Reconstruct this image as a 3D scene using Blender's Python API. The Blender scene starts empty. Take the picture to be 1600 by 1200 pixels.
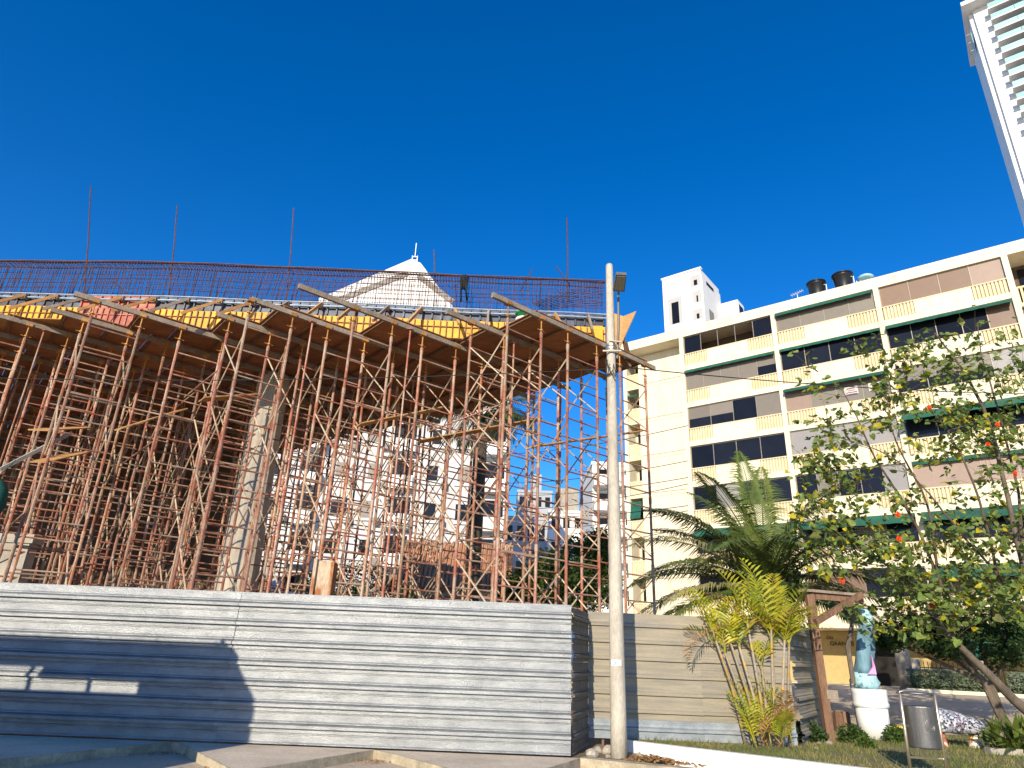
import bpy, math, random
from math import sin, cos, tan, radians, pi, sqrt, atan2
from mathutils import Vector, Matrix
random.seed(7)
rnd = random.Random(11)
sc = bpy.context.scene
col = sc.collection

# ------------------------------------------------------------------ camera
F_PX, PITCH, ROLL, EYE = 1045.0, radians(22.0), radians(2.3), 1.6
_fw = Vector((0, cos(PITCH), sin(PITCH)))
_u0 = Vector((0, -sin(PITCH), cos(PITCH)))
_x0 = Vector((1, 0, 0))
_rt = _x0 * cos(ROLL) + _u0 * sin(ROLL)
_up = _u0 * cos(ROLL) - _x0 * sin(ROLL)
CAM = Vector((0, 0, EYE))
cd = bpy.data.cameras.new("camera")
cam = bpy.data.objects.new("camera", cd)
col.objects.link(cam)
cd.sensor_width = 36.0
cd.lens = F_PX / 1600 * 36.0
cd.clip_end = 3000
cam.matrix_world = Matrix(((_rt.x, _up.x, -_fw.x, 0), (_rt.y, _up.y, -_fw.y, 0), (_rt.z, _up.z, -_fw.z, EYE), (0, 0, 0, 1)))
sc.camera = cam

# ------------------------------------------------------------------ sky, sun, exposure
SUN_AZ, SUN_EL = radians(197.8), radians(22.5)      # azimuth of the sun measured clockwise from +Y
w = bpy.data.worlds.new("World"); sc.world = w; w.use_nodes = True
nt = w.node_tree
bg = nt.nodes["Background"]
sky = nt.nodes.new("ShaderNodeTexSky")
sky.sky_type = 'NISHITA'; sky.sun_disc = False
sky.sun_elevation = SUN_EL; sky.sun_rotation = SUN_AZ
sky.air_density = 0.9; sky.dust_density = 0.25; sky.ozone_density = 5.0; sky.altitude = 0
hsv = nt.nodes.new("ShaderNodeHueSaturation")
hsv.inputs["Saturation"].default_value = 1.27
hsv.inputs["Hue"].default_value = 0.507
nt.links.new(sky.outputs[0], hsv.inputs["Color"])
nt.links.new(hsv.outputs[0], bg.inputs["Color"])
bg.inputs["Strength"].default_value = 0.15
sl = bpy.data.lights.new("sun", 'SUN'); so = bpy.data.objects.new("sun", sl); col.objects.link(so)
sl.energy = 4.4; sl.angle = radians(0.53); sl.color = (1.0, 0.88, 0.69)
LD = Vector((-sin(SUN_AZ) * cos(SUN_EL), -cos(SUN_AZ) * cos(SUN_EL), -sin(SUN_EL)))
so.rotation_euler = LD.to_track_quat('-Z', 'Y').to_euler()
so.location = (-20, -60, 40)
sc.view_settings.view_transform = 'Standard'
sc.view_settings.look = 'None'
sc.view_settings.exposure = 0.48
sc.view_settings.gamma = 1.0
sc.view_settings.use_curve_mapping = False

# ------------------------------------------------------------------ pixel helpers (1600 x 1200 photo pixels)
def ray(x, y):
    return (_fw * F_PX + _rt * (x - 800) - _up * (y - 600)).normalized()
def ony(x, y, Y):
    d = ray(x, y); return CAM + d * (Y / d.y)
def onz(x, y, z=0.0):
    d = ray(x, y); return CAM + d * ((z - EYE) / d.z)

# ------------------------------------------------------------------ object helpers
ORG = {}
def V(*a): return Vector(a)
def thing(name, label, cat, loc=(0, 0, 0), group=None, rotz=0.0):
    o = bpy.data.objects.new(name, None); col.objects.link(o)
    o.empty_display_size = 0.2
    o.location = loc; o.rotation_euler = (0, 0, rotz)
    tag(o, label, cat, group); ORG[o] = Vector(loc)
    return o
def tag(o, label=None, cat=None, group=None, kind=None):
    if label: o["label"] = label
    if cat: o["category"] = cat
    if group: o["group"] = group
    if kind: o["kind"] = kind
    return o
def inst(name, mesh, parent, loc=(0, 0, 0), rot=(0, 0, 0), scale=None):
    o = bpy.data.objects.new(name, mesh); col.objects.link(o)
    if parent: o.parent = parent
    o.location = loc; o.rotation_euler = rot
    if scale: o.scale = scale
    return o

class MB:
    def __init__(s): s.v = []; s.f = []
    def obox(s, c, a, b, d):
        c, a, b, d = Vector(c), Vector(a), Vector(b), Vector(d); n = len(s.v)
        for i in (-1, 1):
            for j in (-1, 1):
                for k in (-1, 1): s.v.append(c + a * i + b * j + d * k)
        for q in ((0, 1, 3, 2), (4, 6, 7, 5), (0, 4, 5, 1), (2, 3, 7, 6), (0, 2, 6, 4), (1, 5, 7, 3)):
            s.f.append([n + t for t in q])
        return s
    def box(s, x0, x1, y0, y1, z0, z1):
        return s.obox(((x0+x1)/2, (y0+y1)/2, (z0+z1)/2), ((x1-x0)/2, 0, 0), (0, (y1-y0)/2, 0), (0, 0, (z1-z0)/2))
    def fbox(s, fr, u0, u1, w0, w1, z0, z1):
        o, ex, ey = fr
        c = o + ex * ((u0+u1)/2) + ey * ((w0+w1)/2) + V(0, 0, (z0+z1)/2)
        return s.obox(c, ex * ((u1-u0)/2), ey * ((w1-w0)/2), V(0, 0, (z1-z0)/2))
    def bar(s, p, q, wd, ht, up=(0, 0, 1)):
        p, q = Vector(p), Vector(q); d = q - p; L = d.length; d.normalize()
        sd = d.cross(Vector(up))
        if sd.length < 1e-4: sd = d.cross(V(1, 0, 0))
        sd.normalize(); u = sd.cross(d)
        return s.obox((p + q) / 2, d * (L/2), sd * (wd/2), u * (ht/2))
    def path(s, pts, rad, n=6, cap=True):
        pts = [Vector(p) for p in pts]
        if not isinstance(rad, (list, tuple)): rad = [rad] * len(pts)
        d = (pts[1] - pts[0]).normalized()
        a = d.orthogonal().normalized(); base = len(s.v)
        for i, p in enumerate(pts):
            if i == 0: t = pts[1] - pts[0]
            elif i == len(pts) - 1: t = pts[-1] - pts[-2]
            else: t = pts[i+1] - pts[i-1]
            t.normalize()
            a = (a - t * a.dot(t))
            a = a.normalized() if a.length > 1e-6 else t.orthogonal().normalized()
            b = t.cross(a)
            for k in range(n):
                g = 2*pi*k/n
                s.v.append(p + (a*cos(g) + b*sin(g)) * rad[i])
        for i in range(len(pts) - 1):
            for k in range(n):
                k2 = (k+1) % n
                s.f.append([base+i*n+k, base+i*n+k2, base+(i+1)*n+k2, base+(i+1)*n+k])
        if cap:
            s.f.append([base + k for k in reversed(range(n))])
            e = base + (len(pts)-1)*n
            s.f.append([e + k for k in range(n)])
        return s
    def tube(s, p, q, r, r2=None, n=6): return s.path([p, q], [r, r if r2 is None else r2], n)
    def poly(s, pts):
        n = len(s.v); s.v += [Vector(p) for p in pts]; s.f.append(list(range(n, n+len(pts)))); return s
    def prism(s, pts, ext):
        pts = [Vector(p) for p in pts]; ext = Vector(ext); n = len(s.v); m = len(pts)
        s.v += pts + [p + ext for p in pts]
        s.f.append(list(reversed(range(n, n+m)))); s.f.append(list(range(n+m, n+2*m)))
        for i in range(m):
            j = (i+1) % m; s.f.append([n+i, n+j, n+m+j, n+m+i])
        return s
    def lathe(s, c, prof, n=16, ax=None):
        c = Vector(c); base = len(s.v)
        ex, ey, ez = ax if ax else (V(1, 0, 0), V(0, 1, 0), V(0, 0, 1))
        for r, z in prof:
            for k in range(n):
                g = 2*pi*k/n; s.v.append(c + ex*(r*cos(g)) + ey*(r*sin(g)) + ez*z)
        for i in range(len(prof)-1):
            for k in range(n):
                k2 = (k+1) % n
                s.f.append([base+i*n+k, base+i*n+k2, base+(i+1)*n+k2, base+(i+1)*n+k])
        if prof[0][0] > 1e-4: s.f.append([base+k for k in reversed(range(n))])
        if prof[-1][0] > 1e-4: s.f.append([base+(len(prof)-1)*n+k for k in range(n)])
        return s
    def mesh(s, name, mat, smooth=False, off=None):
        me = bpy.data.meshes.new(name)
        vs = [(v - off) for v in s.v] if off is not None else s.v
        me.from_pydata([tuple(v) for v in vs], [], s.f)
        me.materials.append(mat)
        if smooth:
            me.polygons.foreach_set("use_smooth", [True]*len(me.polygons))
        me.update(); return me
    def build(s, name, mat, parent=None, smooth=False, label=None, kind=None):
        off = ORG.get(parent) if parent else None
        o = inst(name, s.mesh(name, mat, smooth, off), parent)
        if parent: ORG[o] = ORG.get(parent)
        if label: o["label"] = label
        if kind: o["kind"] = kind
        return o
    def solo(s, name, mat, label, cat, group=None, smooth=False, base=None):
        if base is None:
            lo = min(v.z for v in s.v); xs = [v.x for v in s.v]; ys = [v.y for v in s.v]
            base = V((min(xs)+max(xs))/2, (min(ys)+max(ys))/2, lo)
        o = inst(name, s.mesh(name, mat, smooth, Vector(base)), None, base)
        return tag(o, label, cat, group)

# ------------------------------------------------------------------ materials
MATS = {}
def mat(name, c, rough=0.8, metal=0.0, c2=None, scale=3.0, lo=0.35, hi=0.65, var=0.12, vscale=18.0, bump=0.15, bscale=60.0,
        objvar=0.0, stretch=(1, 1, 1), trans=0.0, spec=0.4, hue=0.0):
    if name in MATS: return MATS[name]
    m = bpy.data.materials.new(name); m.use_nodes = True; t = m.node_tree; N = t.nodes; L = t.links
    b = N["Principled BSDF"]; out = N["Material Output"]
    tc = N.new("ShaderNodeTexCoord"); oi = N.new("ShaderNodeObjectInfo")
    mp = N.new("ShaderNodeMapping"); mp.inputs["Scale"].default_value = stretch
    L.new(tc.outputs["Object"], mp.inputs["Vector"])
    ad = N.new("ShaderNodeVectorMath"); ad.operation = 'ADD'
    ml = N.new("ShaderNodeMath"); ml.operation = 'MULTIPLY'; ml.inputs[1].default_value = 57.0
    L.new(oi.outputs["Random"], ml.inputs[0])
    L.new(mp.outputs[0], ad.inputs[0]); L.new(ml.outputs[0], ad.inputs[1])
    n1 = N.new("ShaderNodeTexNoise"); n1.inputs["Scale"].default_value = scale; n1.inputs["Detail"].default_value = 6; n1.inputs["Roughness"].default_value = 0.6
    n2 = N.new("ShaderNodeTexNoise"); n2.inputs["Scale"].default_value = vscale; n2.inputs["Detail"].default_value = 4
    L.new(ad.outputs[0], n1.inputs["Vector"]); L.new(ad.outputs[0], n2.inputs["Vector"])
    r = N.new("ShaderNodeMapRange"); r.inputs[1].default_value = lo; r.inputs[2].default_value = hi
    L.new(n1.outputs["Fac"], r.inputs[0])
    mx = N.new("ShaderNodeMix"); mx.data_type = 'RGBA'
    c2 = c2 or tuple(x*(1-var*1.5) for x in c)
    mx.inputs["A"].default_value = (*c, 1); mx.inputs["B"].default_value = (*c2, 1)
    L.new(r.outputs[0], mx.inputs["Factor"])
    h = N.new("ShaderNodeHueSaturation")
    L.new(mx.outputs["Result"], h.inputs["Color"])
    a1 = N.new("ShaderNodeMapRange"); a1.inputs[1].default_value = 0.3; a1.inputs[2].default_value = 0.7
    a1.inputs[3].default_value = 1-var; a1.inputs[4].default_value = 1+var
    L.new(n2.outputs["Fac"], a1.inputs[0])
    if objvar:
        a2 = N.new("ShaderNodeMapRange"); a2.inputs[3].default_value = 1-objvar; a2.inputs[4].default_value = 1+objvar
        L.new(oi.outputs["Random"], a2.inputs[0])
        mm = N.new("ShaderNodeMath"); mm.operation = 'MULTIPLY'
        L.new(a1.outputs[0], mm.inputs[0]); L.new(a2.outputs[0], mm.inputs[1]); L.new(mm.outputs[0], h.inputs["Value"])
    else: L.new(a1.outputs[0], h.inputs["Value"])
    if hue:
        a3 = N.new("ShaderNodeMapRange"); a3.inputs[3].default_value = 0.5-hue; a3.inputs[4].default_value = 0.5+hue
        m3 = N.new("ShaderNodeMath"); m3.operation = 'FRACT'; m4 = N.new("ShaderNodeMath"); m4.operation = 'MULTIPLY'; m4.inputs[1].default_value = 7.31
        L.new(oi.outputs["Random"], m4.inputs[0]); L.new(m4.outputs[0], m3.inputs[0]); L.new(m3.outputs[0], a3.inputs[0]); L.new(a3.outputs[0], h.inputs["Hue"])
    L.new(h.outputs[0], b.inputs["Base Color"])
    b.inputs["Roughness"].default_value = rough; b.inputs["Metallic"].default_value = metal
    b.inputs["Specular IOR Level"].default_value = spec
    if bump:
        n3 = N.new("ShaderNodeTexNoise"); n3.inputs["Scale"].default_value = bscale; n3.inputs["Detail"].default_value = 5
        L.new(ad.outputs[0], n3.inputs["Vector"])
        bp = N.new("ShaderNodeBump"); bp.inputs["Strength"].default_value = bump; bp.inputs["Distance"].default_value = 0.02
        L.new(n3.outputs["Fac"], bp.inputs["Height"]); L.new(bp.outputs[0], b.inputs["Normal"])
    if trans:
        tr = N.new("ShaderNodeBsdfTranslucent"); L.new(h.outputs[0], tr.inputs["Color"])
        ms = N.new("ShaderNodeMixShader"); ms.inputs[0].default_value = trans
        L.new(b.outputs[0], ms.inputs[1]); L.new(tr.outputs[0], ms.inputs[2]); L.new(ms.outputs[0], out.inputs["Surface"])
    MATS[name] = m
    return m

def mosaic(name, cols, scale):
    m = bpy.data.materials.new(name); m.use_nodes = True; t = m.node_tree; N = t.nodes; L = t.links
    b = N["Principled BSDF"]; tc = N.new("ShaderNodeTexCoord")
    vo = N.new("ShaderNodeTexVoronoi"); vo.inputs["Scale"].default_value = scale
    v2 = N.new("ShaderNodeTexVoronoi"); v2.inputs["Scale"].default_value = scale*0.16
    ve = N.new("ShaderNodeTexVoronoi"); ve.feature = 'DISTANCE_TO_EDGE'; ve.inputs["Scale"].default_value = scale
    for q in (vo, v2, ve): L.new(tc.outputs["Object"], q.inputs["Vector"])
    sp = N.new("ShaderNodeSeparateColor"); s2 = N.new("ShaderNodeSeparateColor")
    L.new(vo.outputs["Color"], sp.inputs[0]); L.new(v2.outputs["Color"], s2.inputs[0])
    av = N.new("ShaderNodeMath"); av.operation = 'MULTIPLY_ADD'; av.inputs[1].default_value = 0.45
    L.new(sp.outputs[0], av.inputs[0])
    sc2 = N.new("ShaderNodeMath"); sc2.operation = 'MULTIPLY'; sc2.inputs[1].default_value = 0.55
    L.new(s2.outputs[0], sc2.inputs[0]); L.new(sc2.outputs[0], av.inputs[2])
    cr = N.new("ShaderNodeValToRGB"); cr.color_ramp.interpolation = 'CONSTANT'
    e = cr.color_ramp.elements
    while len(e) > 1: e.remove(e[-1])
    for i, c in enumerate(cols):
        q = e[0] if i == 0 else e.new(i/len(cols)*0.9+0.05)
        q.color = (*c, 1)
    L.new(av.outputs[0], cr.inputs[0])
    g = N.new("ShaderNodeMath"); g.operation = 'LESS_THAN'; g.inputs[1].default_value = 0.045
    L.new(ve.outputs["Distance"], g.inputs[0])
    mx = N.new("ShaderNodeMix"); mx.data_type = 'RGBA'; mx.inputs["B"].default_value = (.35, .33, .3, 1)
    L.new(g.outputs[0], mx.inputs["Factor"]); L.new(cr.outputs[0], mx.inputs["A"]); L.new(mx.outputs["Result"], b.inputs["Base Color"])
    b.inputs["Roughness"].default_value = 0.25
    return m

m_galv = mat("galvanised_sheet", (.36, .372, .372), .44, .5, c2=(.25, .262, .268), scale=3.5, var=.2, vscale=110, bump=.5, bscale=70, objvar=.06, stretch=(.6, 1, 1.6))
m_galv_old = mat("weathered_sheet", (.36, .31, .22), .7, .1, c2=(.25, .23, .19), scale=2.2, var=.2, vscale=60, bump=.3, bscale=45, objvar=.12, stretch=(.5, .5, 6))
m_galv_shade = mat("shaded_sheet", (.15, .145, .135), .65, .15, c2=(.10, .097, .09), scale=4, var=.25, vscale=50, bump=.4, objvar=.1)  # for the hoarding's return: its shade is put into the sheet colour
m_galv_dull = mat("dull_sheet", (.35, .38, .40), .5, .3, c2=(.25, .28, .30), scale=4, var=.2, vscale=70, bump=.3, objvar=.1)
m_conc = mat("concrete", (.42, .38, .31), .9, c2=(.30, .27, .22), scale=1.6, var=.12, vscale=25, bump=.4, bscale=30)
m_slab = mat("sidewalk_concrete", (.66, .55, .41), .92, c2=(.50, .415, .31), scale=1.2, var=.14, vscale=22, bump=.4, bscale=40)
m_kerbface = mat("kerb_concrete", (.52, .44, .30), .92, c2=(.28, .24, .17), scale=2.5, var=.15, vscale=25, bump=.5, bscale=30)
m_street = mat("street_paving", (.54, .44, .325), .92, c2=(.41, .335, .245), scale=.7, var=.12, vscale=14, bump=.4, bscale=45)
m_pole = mat("pole_concrete", (.52, .47, .38), .9, c2=(.37, .335, .27), scale=3.5, var=.14, vscale=30, bump=.5, bscale=35, stretch=(1, 1, .35))
m_pillar = mat("pillar_concrete", (.50, .43, .33), .9, c2=(.33, .30, .26), scale=.9, var=.12, vscale=14, bump=.4, bscale=18, stretch=(1, 1, .4))
m_scaf = mat("scaffold_paint", (.33, .12, .07), .78, .05, c2=(.42, .30, .21), scale=1.6, lo=.42, hi=.60, var=.2, vscale=20, bump=.3, objvar=.3, hue=.008)
m_brace = mat("brace_steel", (.52, .40, .27), .7, .1, c2=(.36, .13, .07), scale=1.2, lo=.5, hi=.68, var=.2, vscale=20, bump=.2, objvar=.3)
m_jack = mat("jack_steel", (.42, .20, .08), .65, .2, c2=(.5, .26, .06), scale=6, var=.25, objvar=.3)
m_beam = mat("timber_beam", (.33, .265, .20), .85, c2=(.22, .17, .12), scale=3, var=.2, vscale=20, bump=.4, stretch=(1, 1, 1), objvar=.15)
m_joist = mat("joist_timber", (.17, .105, .06), .9, var=.2, objvar=.2)
m_ply = mat("soffit_plywood", (.36, .155, .06), .8, c2=(.25, .10, .045), scale=1.4, var=.14, vscale=12, bump=.1, objvar=.28, stretch=(1, 3, 1))
m_plank = mat("plank_timber", (.55, .30, .105), .8, c2=(.42, .21, .075), scale=3, var=.15, objvar=.2)
m_plyend = mat("raw_plywood", (.72, .42, .17), .8, c2=(.60, .32, .12), scale=5, var=.12, stretch=(1, 1, 3))
m_yellow = mat("yellow_form", (.78, .37, .010), .55, c2=(.62, .29, .03), scale=3, lo=.45, hi=.75, var=.1, vscale=8, bump=.1, objvar=.14)
m_redform = mat("red_form", (.42, .115, .075), .6, c2=(.50, .23, .14), scale=3, lo=.45, hi=.7, var=.15, objvar=.2)
m_rib = mat("form_rib", (.24, .105, .035), .6, var=.15, objvar=.2)
m_bluef = mat("blue_form", (.085, .10, .14), .5, .1, c2=(.035, .04, .055), scale=4, var=.2, objvar=.3)
m_waler = mat("waler_steel", (.30, .40, .52), .5, .2, c2=(.20, .27, .36), scale=3, var=.15, objvar=.1)
m_rebar = mat("rebar_rust", (.075, .037, .034), .85, .1, c2=(.13, .06, .042), scale=6, var=.2, objvar=.2)
m_rust = mat("rusted_steel", (.38, .14, .045), .85, .1, c2=(.55, .43, .30), scale=3.5, lo=.45, hi=.58, var=.2, vscale=30, bump=.4, stretch=(1, 1, .35))
m_beige = mat("cream_render", (.77, .685, .50), .85, c2=(.66, .56, .385), scale=1.3, lo=.5, hi=.8, var=.05, vscale=6, bump=.12, bscale=25, stretch=(1, 1, .25))
m_beige2 = mat("cream_trim", (.74, .64, .42), .85, c2=(.66, .55, .34), scale=1.2, var=.06, vscale=8, bump=.1)
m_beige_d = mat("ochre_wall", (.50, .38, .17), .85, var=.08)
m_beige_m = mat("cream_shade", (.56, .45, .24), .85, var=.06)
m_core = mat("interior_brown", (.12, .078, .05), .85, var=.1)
m_dark = mat("dark_interior", (.014, .013, .012), .8, var=.1, bump=0)
m_darkglass = mat("dark_glass", (.014, .015, .02), .12, 0, var=.15, vscale=1.5, bump=0, objvar=.35, spec=.22)
m_blind = mat("grey_blind", (.215, .185, .145), .35, var=.05, bump=0, objvar=.1, spec=.45)
m_blind_l = mat("pale_blind", (.30, .28, .26), .32, var=.04, bump=0, objvar=.08, spec=.45)
m_blind_b = mat("brown_blind", (.22, .14, .09), .35, var=.05, bump=0, objvar=.12, spec=.45)
m_blind_p = mat("pink_blind", (.33, .235, .18), .4, var=.05, bump=0, objvar=.08)
m_alu = mat("window_aluminium", (.36, .31, .24), .4, .4, var=.08, bump=0)
m_green = mat("green_canvas", (.012, .115, .075), .8, c2=(.008, .075, .05), scale=2, var=.12, objvar=.15)
m_white = mat("white_paint", (.82, .81, .77), .6, c2=(.74, .73, .69), scale=1.2, var=.04, bump=.08)
m_whitewall = mat("white_render", (.80, .79, .76), .85, c2=(.73, .72, .69), scale=.25, var=.04, vscale=2, bump=.1, bscale=8)
m_white_shade = mat("shaded_white_render", (.62, .61, .60), .9, c2=(.52, .51, .50), scale=.35, var=.06, vscale=2, bump=.1, bscale=8)  # darker white: the block's partial shade is put into the colour
m_greywall = mat("grey_render", (.42, .43, .45), .85, c2=(.37, .38, .40), scale=.2, var=.04, vscale=2, bump=.1, bscale=8)
m_kerbwhite = mat("white_kerb", (.84, .82, .76), .8, c2=(.60, .55, .45), scale=2.8, lo=.55, hi=.75, var=.07, vscale=30, bump=.3)
m_pvc = mat("white_pipe", (.86, .87, .85), .35, c2=(.80, .81, .79), scale=2, var=.03, bump=.03)
m_tealglass = mat("balcony_glass", (.36, .58, .56), .12, var=.06, bump=0, objvar=.15)
m_loggia_shade = mat("loggia_shade", (.46, .45, .43), .85, var=.05, bump=0)  # grey for the flush loggia panels, with their shade put into the colour
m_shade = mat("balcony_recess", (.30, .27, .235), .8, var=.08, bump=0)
m_tank = mat("black_tank", (.014, .014, .016), .35, var=.1, bump=.05)
m_wood = mat("rough_wood", (.27, .155, .09), .85, c2=(.16, .085, .05), scale=4, var=.2, vscale=25, bump=.5, stretch=(3, 3, .5), objvar=.2)
m_steel = mat("brushed_steel", (.27, .265, .255), .38, .8, c2=(.20, .195, .19), scale=6, var=.12, vscale=45, bump=.25, bscale=50, stretch=(4, 4, .4))
m_bronze = mat("tube_steel", (.58, .50, .38), .3, .8, var=.1, bump=.05)
m_blue = mat("blue_cloth", (.17, .31, .38), .85, c2=(.085, .165, .215), scale=3.5, lo=.42, hi=.6, var=.15, vscale=14, bump=.7, bscale=9, stretch=(1.6, 1.6, .45))
m_cyan = mat("pale_blue_cloth", (.36, .56, .60), .8, c2=(.12, .24, .30), scale=5, lo=.55, hi=.62, var=.15, bump=.5, bscale=9)
m_pink = mat("pink_cloth", (.75, .36, .62), .8, var=.08)
m_black = mat("black_fabric", (.012, .012, .013), .85, var=.2)
m_cable = mat("black_cable", (.02, .018, .016), .7, bump=0)
m_soil = mat("dry_soil", (.25, .19, .12), .95, c2=(.17, .13, .08), scale=1.3, var=.2, vscale=18, bump=.6, bscale=20)
m_lawn = mat("lawn_ground", (.23, .195, .085), .95, c2=(.145, .15, .05), scale=.9, var=.2, vscale=15, bump=.5)
m_grass = mat("grass_blades", (.30, .255, .095), .85, c2=(.15, .19, .045), scale=.8, lo=.4, hi=.6, var=.25, vscale=9, bump=0, trans=.3)
m_bark = mat("tree_bark", (.17, .135, .10), .9, c2=(.10, .08, .06), scale=5, var=.2, vscale=30, bump=.6, stretch=(1, 1, .4))
m_twig = mat("twig_bark", (.135, .095, .065), .9, var=.2)
m_leaf = mat("broad_leaf", (.25, .285, .06), .5, c2=(.14, .185, .04), scale=1.5, var=.2, vscale=9, bump=.15, trans=.35, objvar=.35, hue=.03)
m_leafy = mat("yellow_leaf", (.50, .42, .02), .5, c2=(.33, .32, .02), scale=2, var=.15, trans=.35, objvar=.25, hue=.015)
m_flower = mat("orange_flower", (.80, .075, .012), .5, var=.1, trans=.2)
m_coco = mat("palm_frond", (.068, .105, .024), .5, c2=(.115, .14, .035), scale=.9, lo=.42, hi=.62, var=.2, vscale=6, bump=0, trans=.2, objvar=.35)
m_coco_l = mat("palm_frond_young", (.11, .17, .022), .5, c2=(.15, .18, .035), scale=.9, var=.2, bump=0, trans=.2, objvar=.2)
m_coco_dry = mat("palm_frond_pale", (.30, .27, .14), .6, c2=(.15, .16, .06), scale=.8, var=.2, bump=0, trans=.2, objvar=.2)
m_areca = mat("areca_frond", (.55, .47, .03), .45, c2=(.27, .32, .025), scale=1.4, lo=.4, hi=.62, var=.2, vscale=6, bump=0, trans=.35, objvar=.25, hue=.01)
m_areca_dry = mat("areca_frond_dry", (.48, .26, .10), .8, var=.25, bump=0, trans=.2, objvar=.2)
m_cane = mat("areca_cane", (.30, .255, .20), .6, c2=(.42, .26, .05), scale=2.0, lo=.45, hi=.62, var=.2, vscale=12, bump=.3, stretch=(1, 1, 2.5), objvar=.2)
m_trunk = mat("palm_trunk", (.095, .075, .055), .9, c2=(.06, .05, .04), scale=4, var=.2, vscale=20, bump=.8, stretch=(.4, .4, 4))
m_bush = mat("bush_leaf", (.075, .125, .02), .6, c2=(.035, .07, .012), scale=.7, var=.25, vscale=5, bump=0, trans=.25)
m_bush_d = mat("dark_leaf", (.026, .062, .014), .6, c2=(.05, .085, .02), scale=.7, var=.25, vscale=5, bump=0, trans=.2)
m_hedge = mat("silver_leaf", (.20, .235, .155), .7, c2=(.11, .145, .075), scale=2.5, var=.2, vscale=9, bump=0, trans=.15)
m_tile = mat("clay_tile", (.42, .215, .12), .85, c2=(.33, .15, .08), scale=2, var=.2, objvar=.2)
m_yellowpaint = mat("yellow_paint", (.75, .50, .02), .7, c2=(.5, .36, .06), scale=4, var=.1)
m_bluepaint = mat("blue_grey_paint", (.16, .22, .28), .7, var=.15)
m_mosaic = mosaic("mosaic_tiles", [(.02, .02, .03), (.45, .45, .50), (.06, .07, .11), (.55, .55, .58), (.02, .02, .03), (.20, .23, .32), (.16, .05, .05), (.30, .32, .38)], 26)
m_mosaic2 = mosaic("mosaic_leg", [(.75, .68, .55), (.7, .12, .06), (.8, .75, .65), (.75, .35, .06), (.15, .08, .06), (.8, .7, .6)], 12)
m_bucket = mat("green_bucket", (.02, .30, .10), .4, var=.06, bump=0)
m_sticker = mat("white_sticker", (.80, .86, .86), .5, var=.03, bump=0)
m_ink = mat("blue_ink", (.10, .34, .52), .6, var=.05, bump=0)
m_inkr = mat("red_ink", (.42, .08, .10), .6, var=.05, bump=0)
m_inkd = mat("dark_ink", (.06, .05, .12), .6, var=.05, bump=0)
m_sign = mat("sign_board", (.62, .54, .50), .5, var=.04, bump=0)
m_letter = mat("bronze_letter", (.07, .045, .02), .5, .3, var=.1, bump=0)
m_lens = mat("lamp_lens", (.30, .28, .20), .3, var=.1, bump=0)
m_lampbody = mat("lamp_body", (.16, .155, .14), .5, .3, var=.1, bump=0)
m_dish = mat("dish_paint", (.34, .58, .68), .5, var=.05, bump=0)
m_truck = mat("truck_paint", (.30, .05, .04), .4, var=.1, bump=0)
m_rubber = mat("tyre_rubber", (.02, .02, .02), .85, var=.15)
m_maroon = mat("maroon_brick", (.20, .075, .06), .85, var=.15, vscale=10)

# ------------------------------------------------------------------ terrain and ground
AZB = radians(38)
BX = V(cos(AZB), -sin(AZB), 0); BN = V(sin(AZB), cos(AZB), 0)       # facade direction and inward normal of the street grid
def hgt(x, y):
    d = x*BN.x + y*BN.y
    t = min(max((d - 21) / 15, 0), 1); t = t*t*(3-2*t)
    return -0.13 + 0.88*t
g = MB()
xs = [-900, -300, -120, -60] + [-40 + 2*i for i in range(46)] + [60, 90, 150, 300, 900]
ys = [-300, -80, -30] + [-12 + 2*i for i in range(42)] + [80, 100, 150, 300, 600, 1500]
for y in ys:
    for x in xs: g.v.append(V(x, y, hgt(x, y)))
nx = len(xs)
for j in range(len(ys)-1):
    for i in range(nx-1): g.f.append([j*nx+i, j*nx+i+1, (j+1)*nx+i+1, (j+1)*nx+i])
tag(g.build("street", m_street), "grey worn street paving running to the horizon", kind="structure")
MB().prism([(-45, 13.2, -.2), (1.25, 13.2, -.2), (1.75, 14.95, -.2), (6.0, 15.05, -.2), (7.9, 18, -.2), (5.0, 26, -.2), (-6, 36, -.2), (-45, 36, -.2)], (0, 0, .19)).build("site_ground", m_soil)["kind"] = "structure"

# zigzag sidewalk in front of the hoarding: one slab per parking bay
teeth = [(-12.7, -9.05), (-9.05, -5.57), (-5.57, -2.12), (-2.12, 1.42)]
for i, (a, b) in enumerate(teeth):
    pts = [(a+.012, 13.03, 0), (b-.012, 13.03, 0), (b-.012, 12.96, 0), (b-1.36, 10.35, 0), (a+.45, 12.55, 0), (a+.012, 12.99, 0)]
    m = MB(); m.prism([(x, y, -.16) for x, y, z in reversed(pts)], (0, 0, .16 - .004*(i % 2)))
    o = m.build("sidewalk", m_slab); o["kind"] = "structure"
    k = MB()
    edge = [(b-.012, 12.96), (b-1.36, 10.35), (a+.45, 12.55), (a+.012, 12.99)]
    for (x0, y0), (x1, y1) in zip(edge[:-1], edge[1:]):
        L = sqrt((x1-x0)**2 + (y1-y0)**2); nx_, ny_ = -(y1-y0)/L, (x1-x0)/L
        s_ = 1 if (ny_ < 0) else -1
        k.prism([(x0, y0, -.17), (x1, y1, -.17), (x1+nx_*.03*s_, y1+ny_*.03*s_, -.17), (x0+nx_*.03*s_, y0+ny_*.03*s_, -.17)], (0, 0, .175))
    k.build("kerb", m_kerbface)["kind"] = "structure"
k = MB()
k.bar((1.45, 13.02, -.07), (5.3, 11.3, -.07), .22, .16)
k.build("street_kerb", m_kerbface)["kind"] = "structure"

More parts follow.
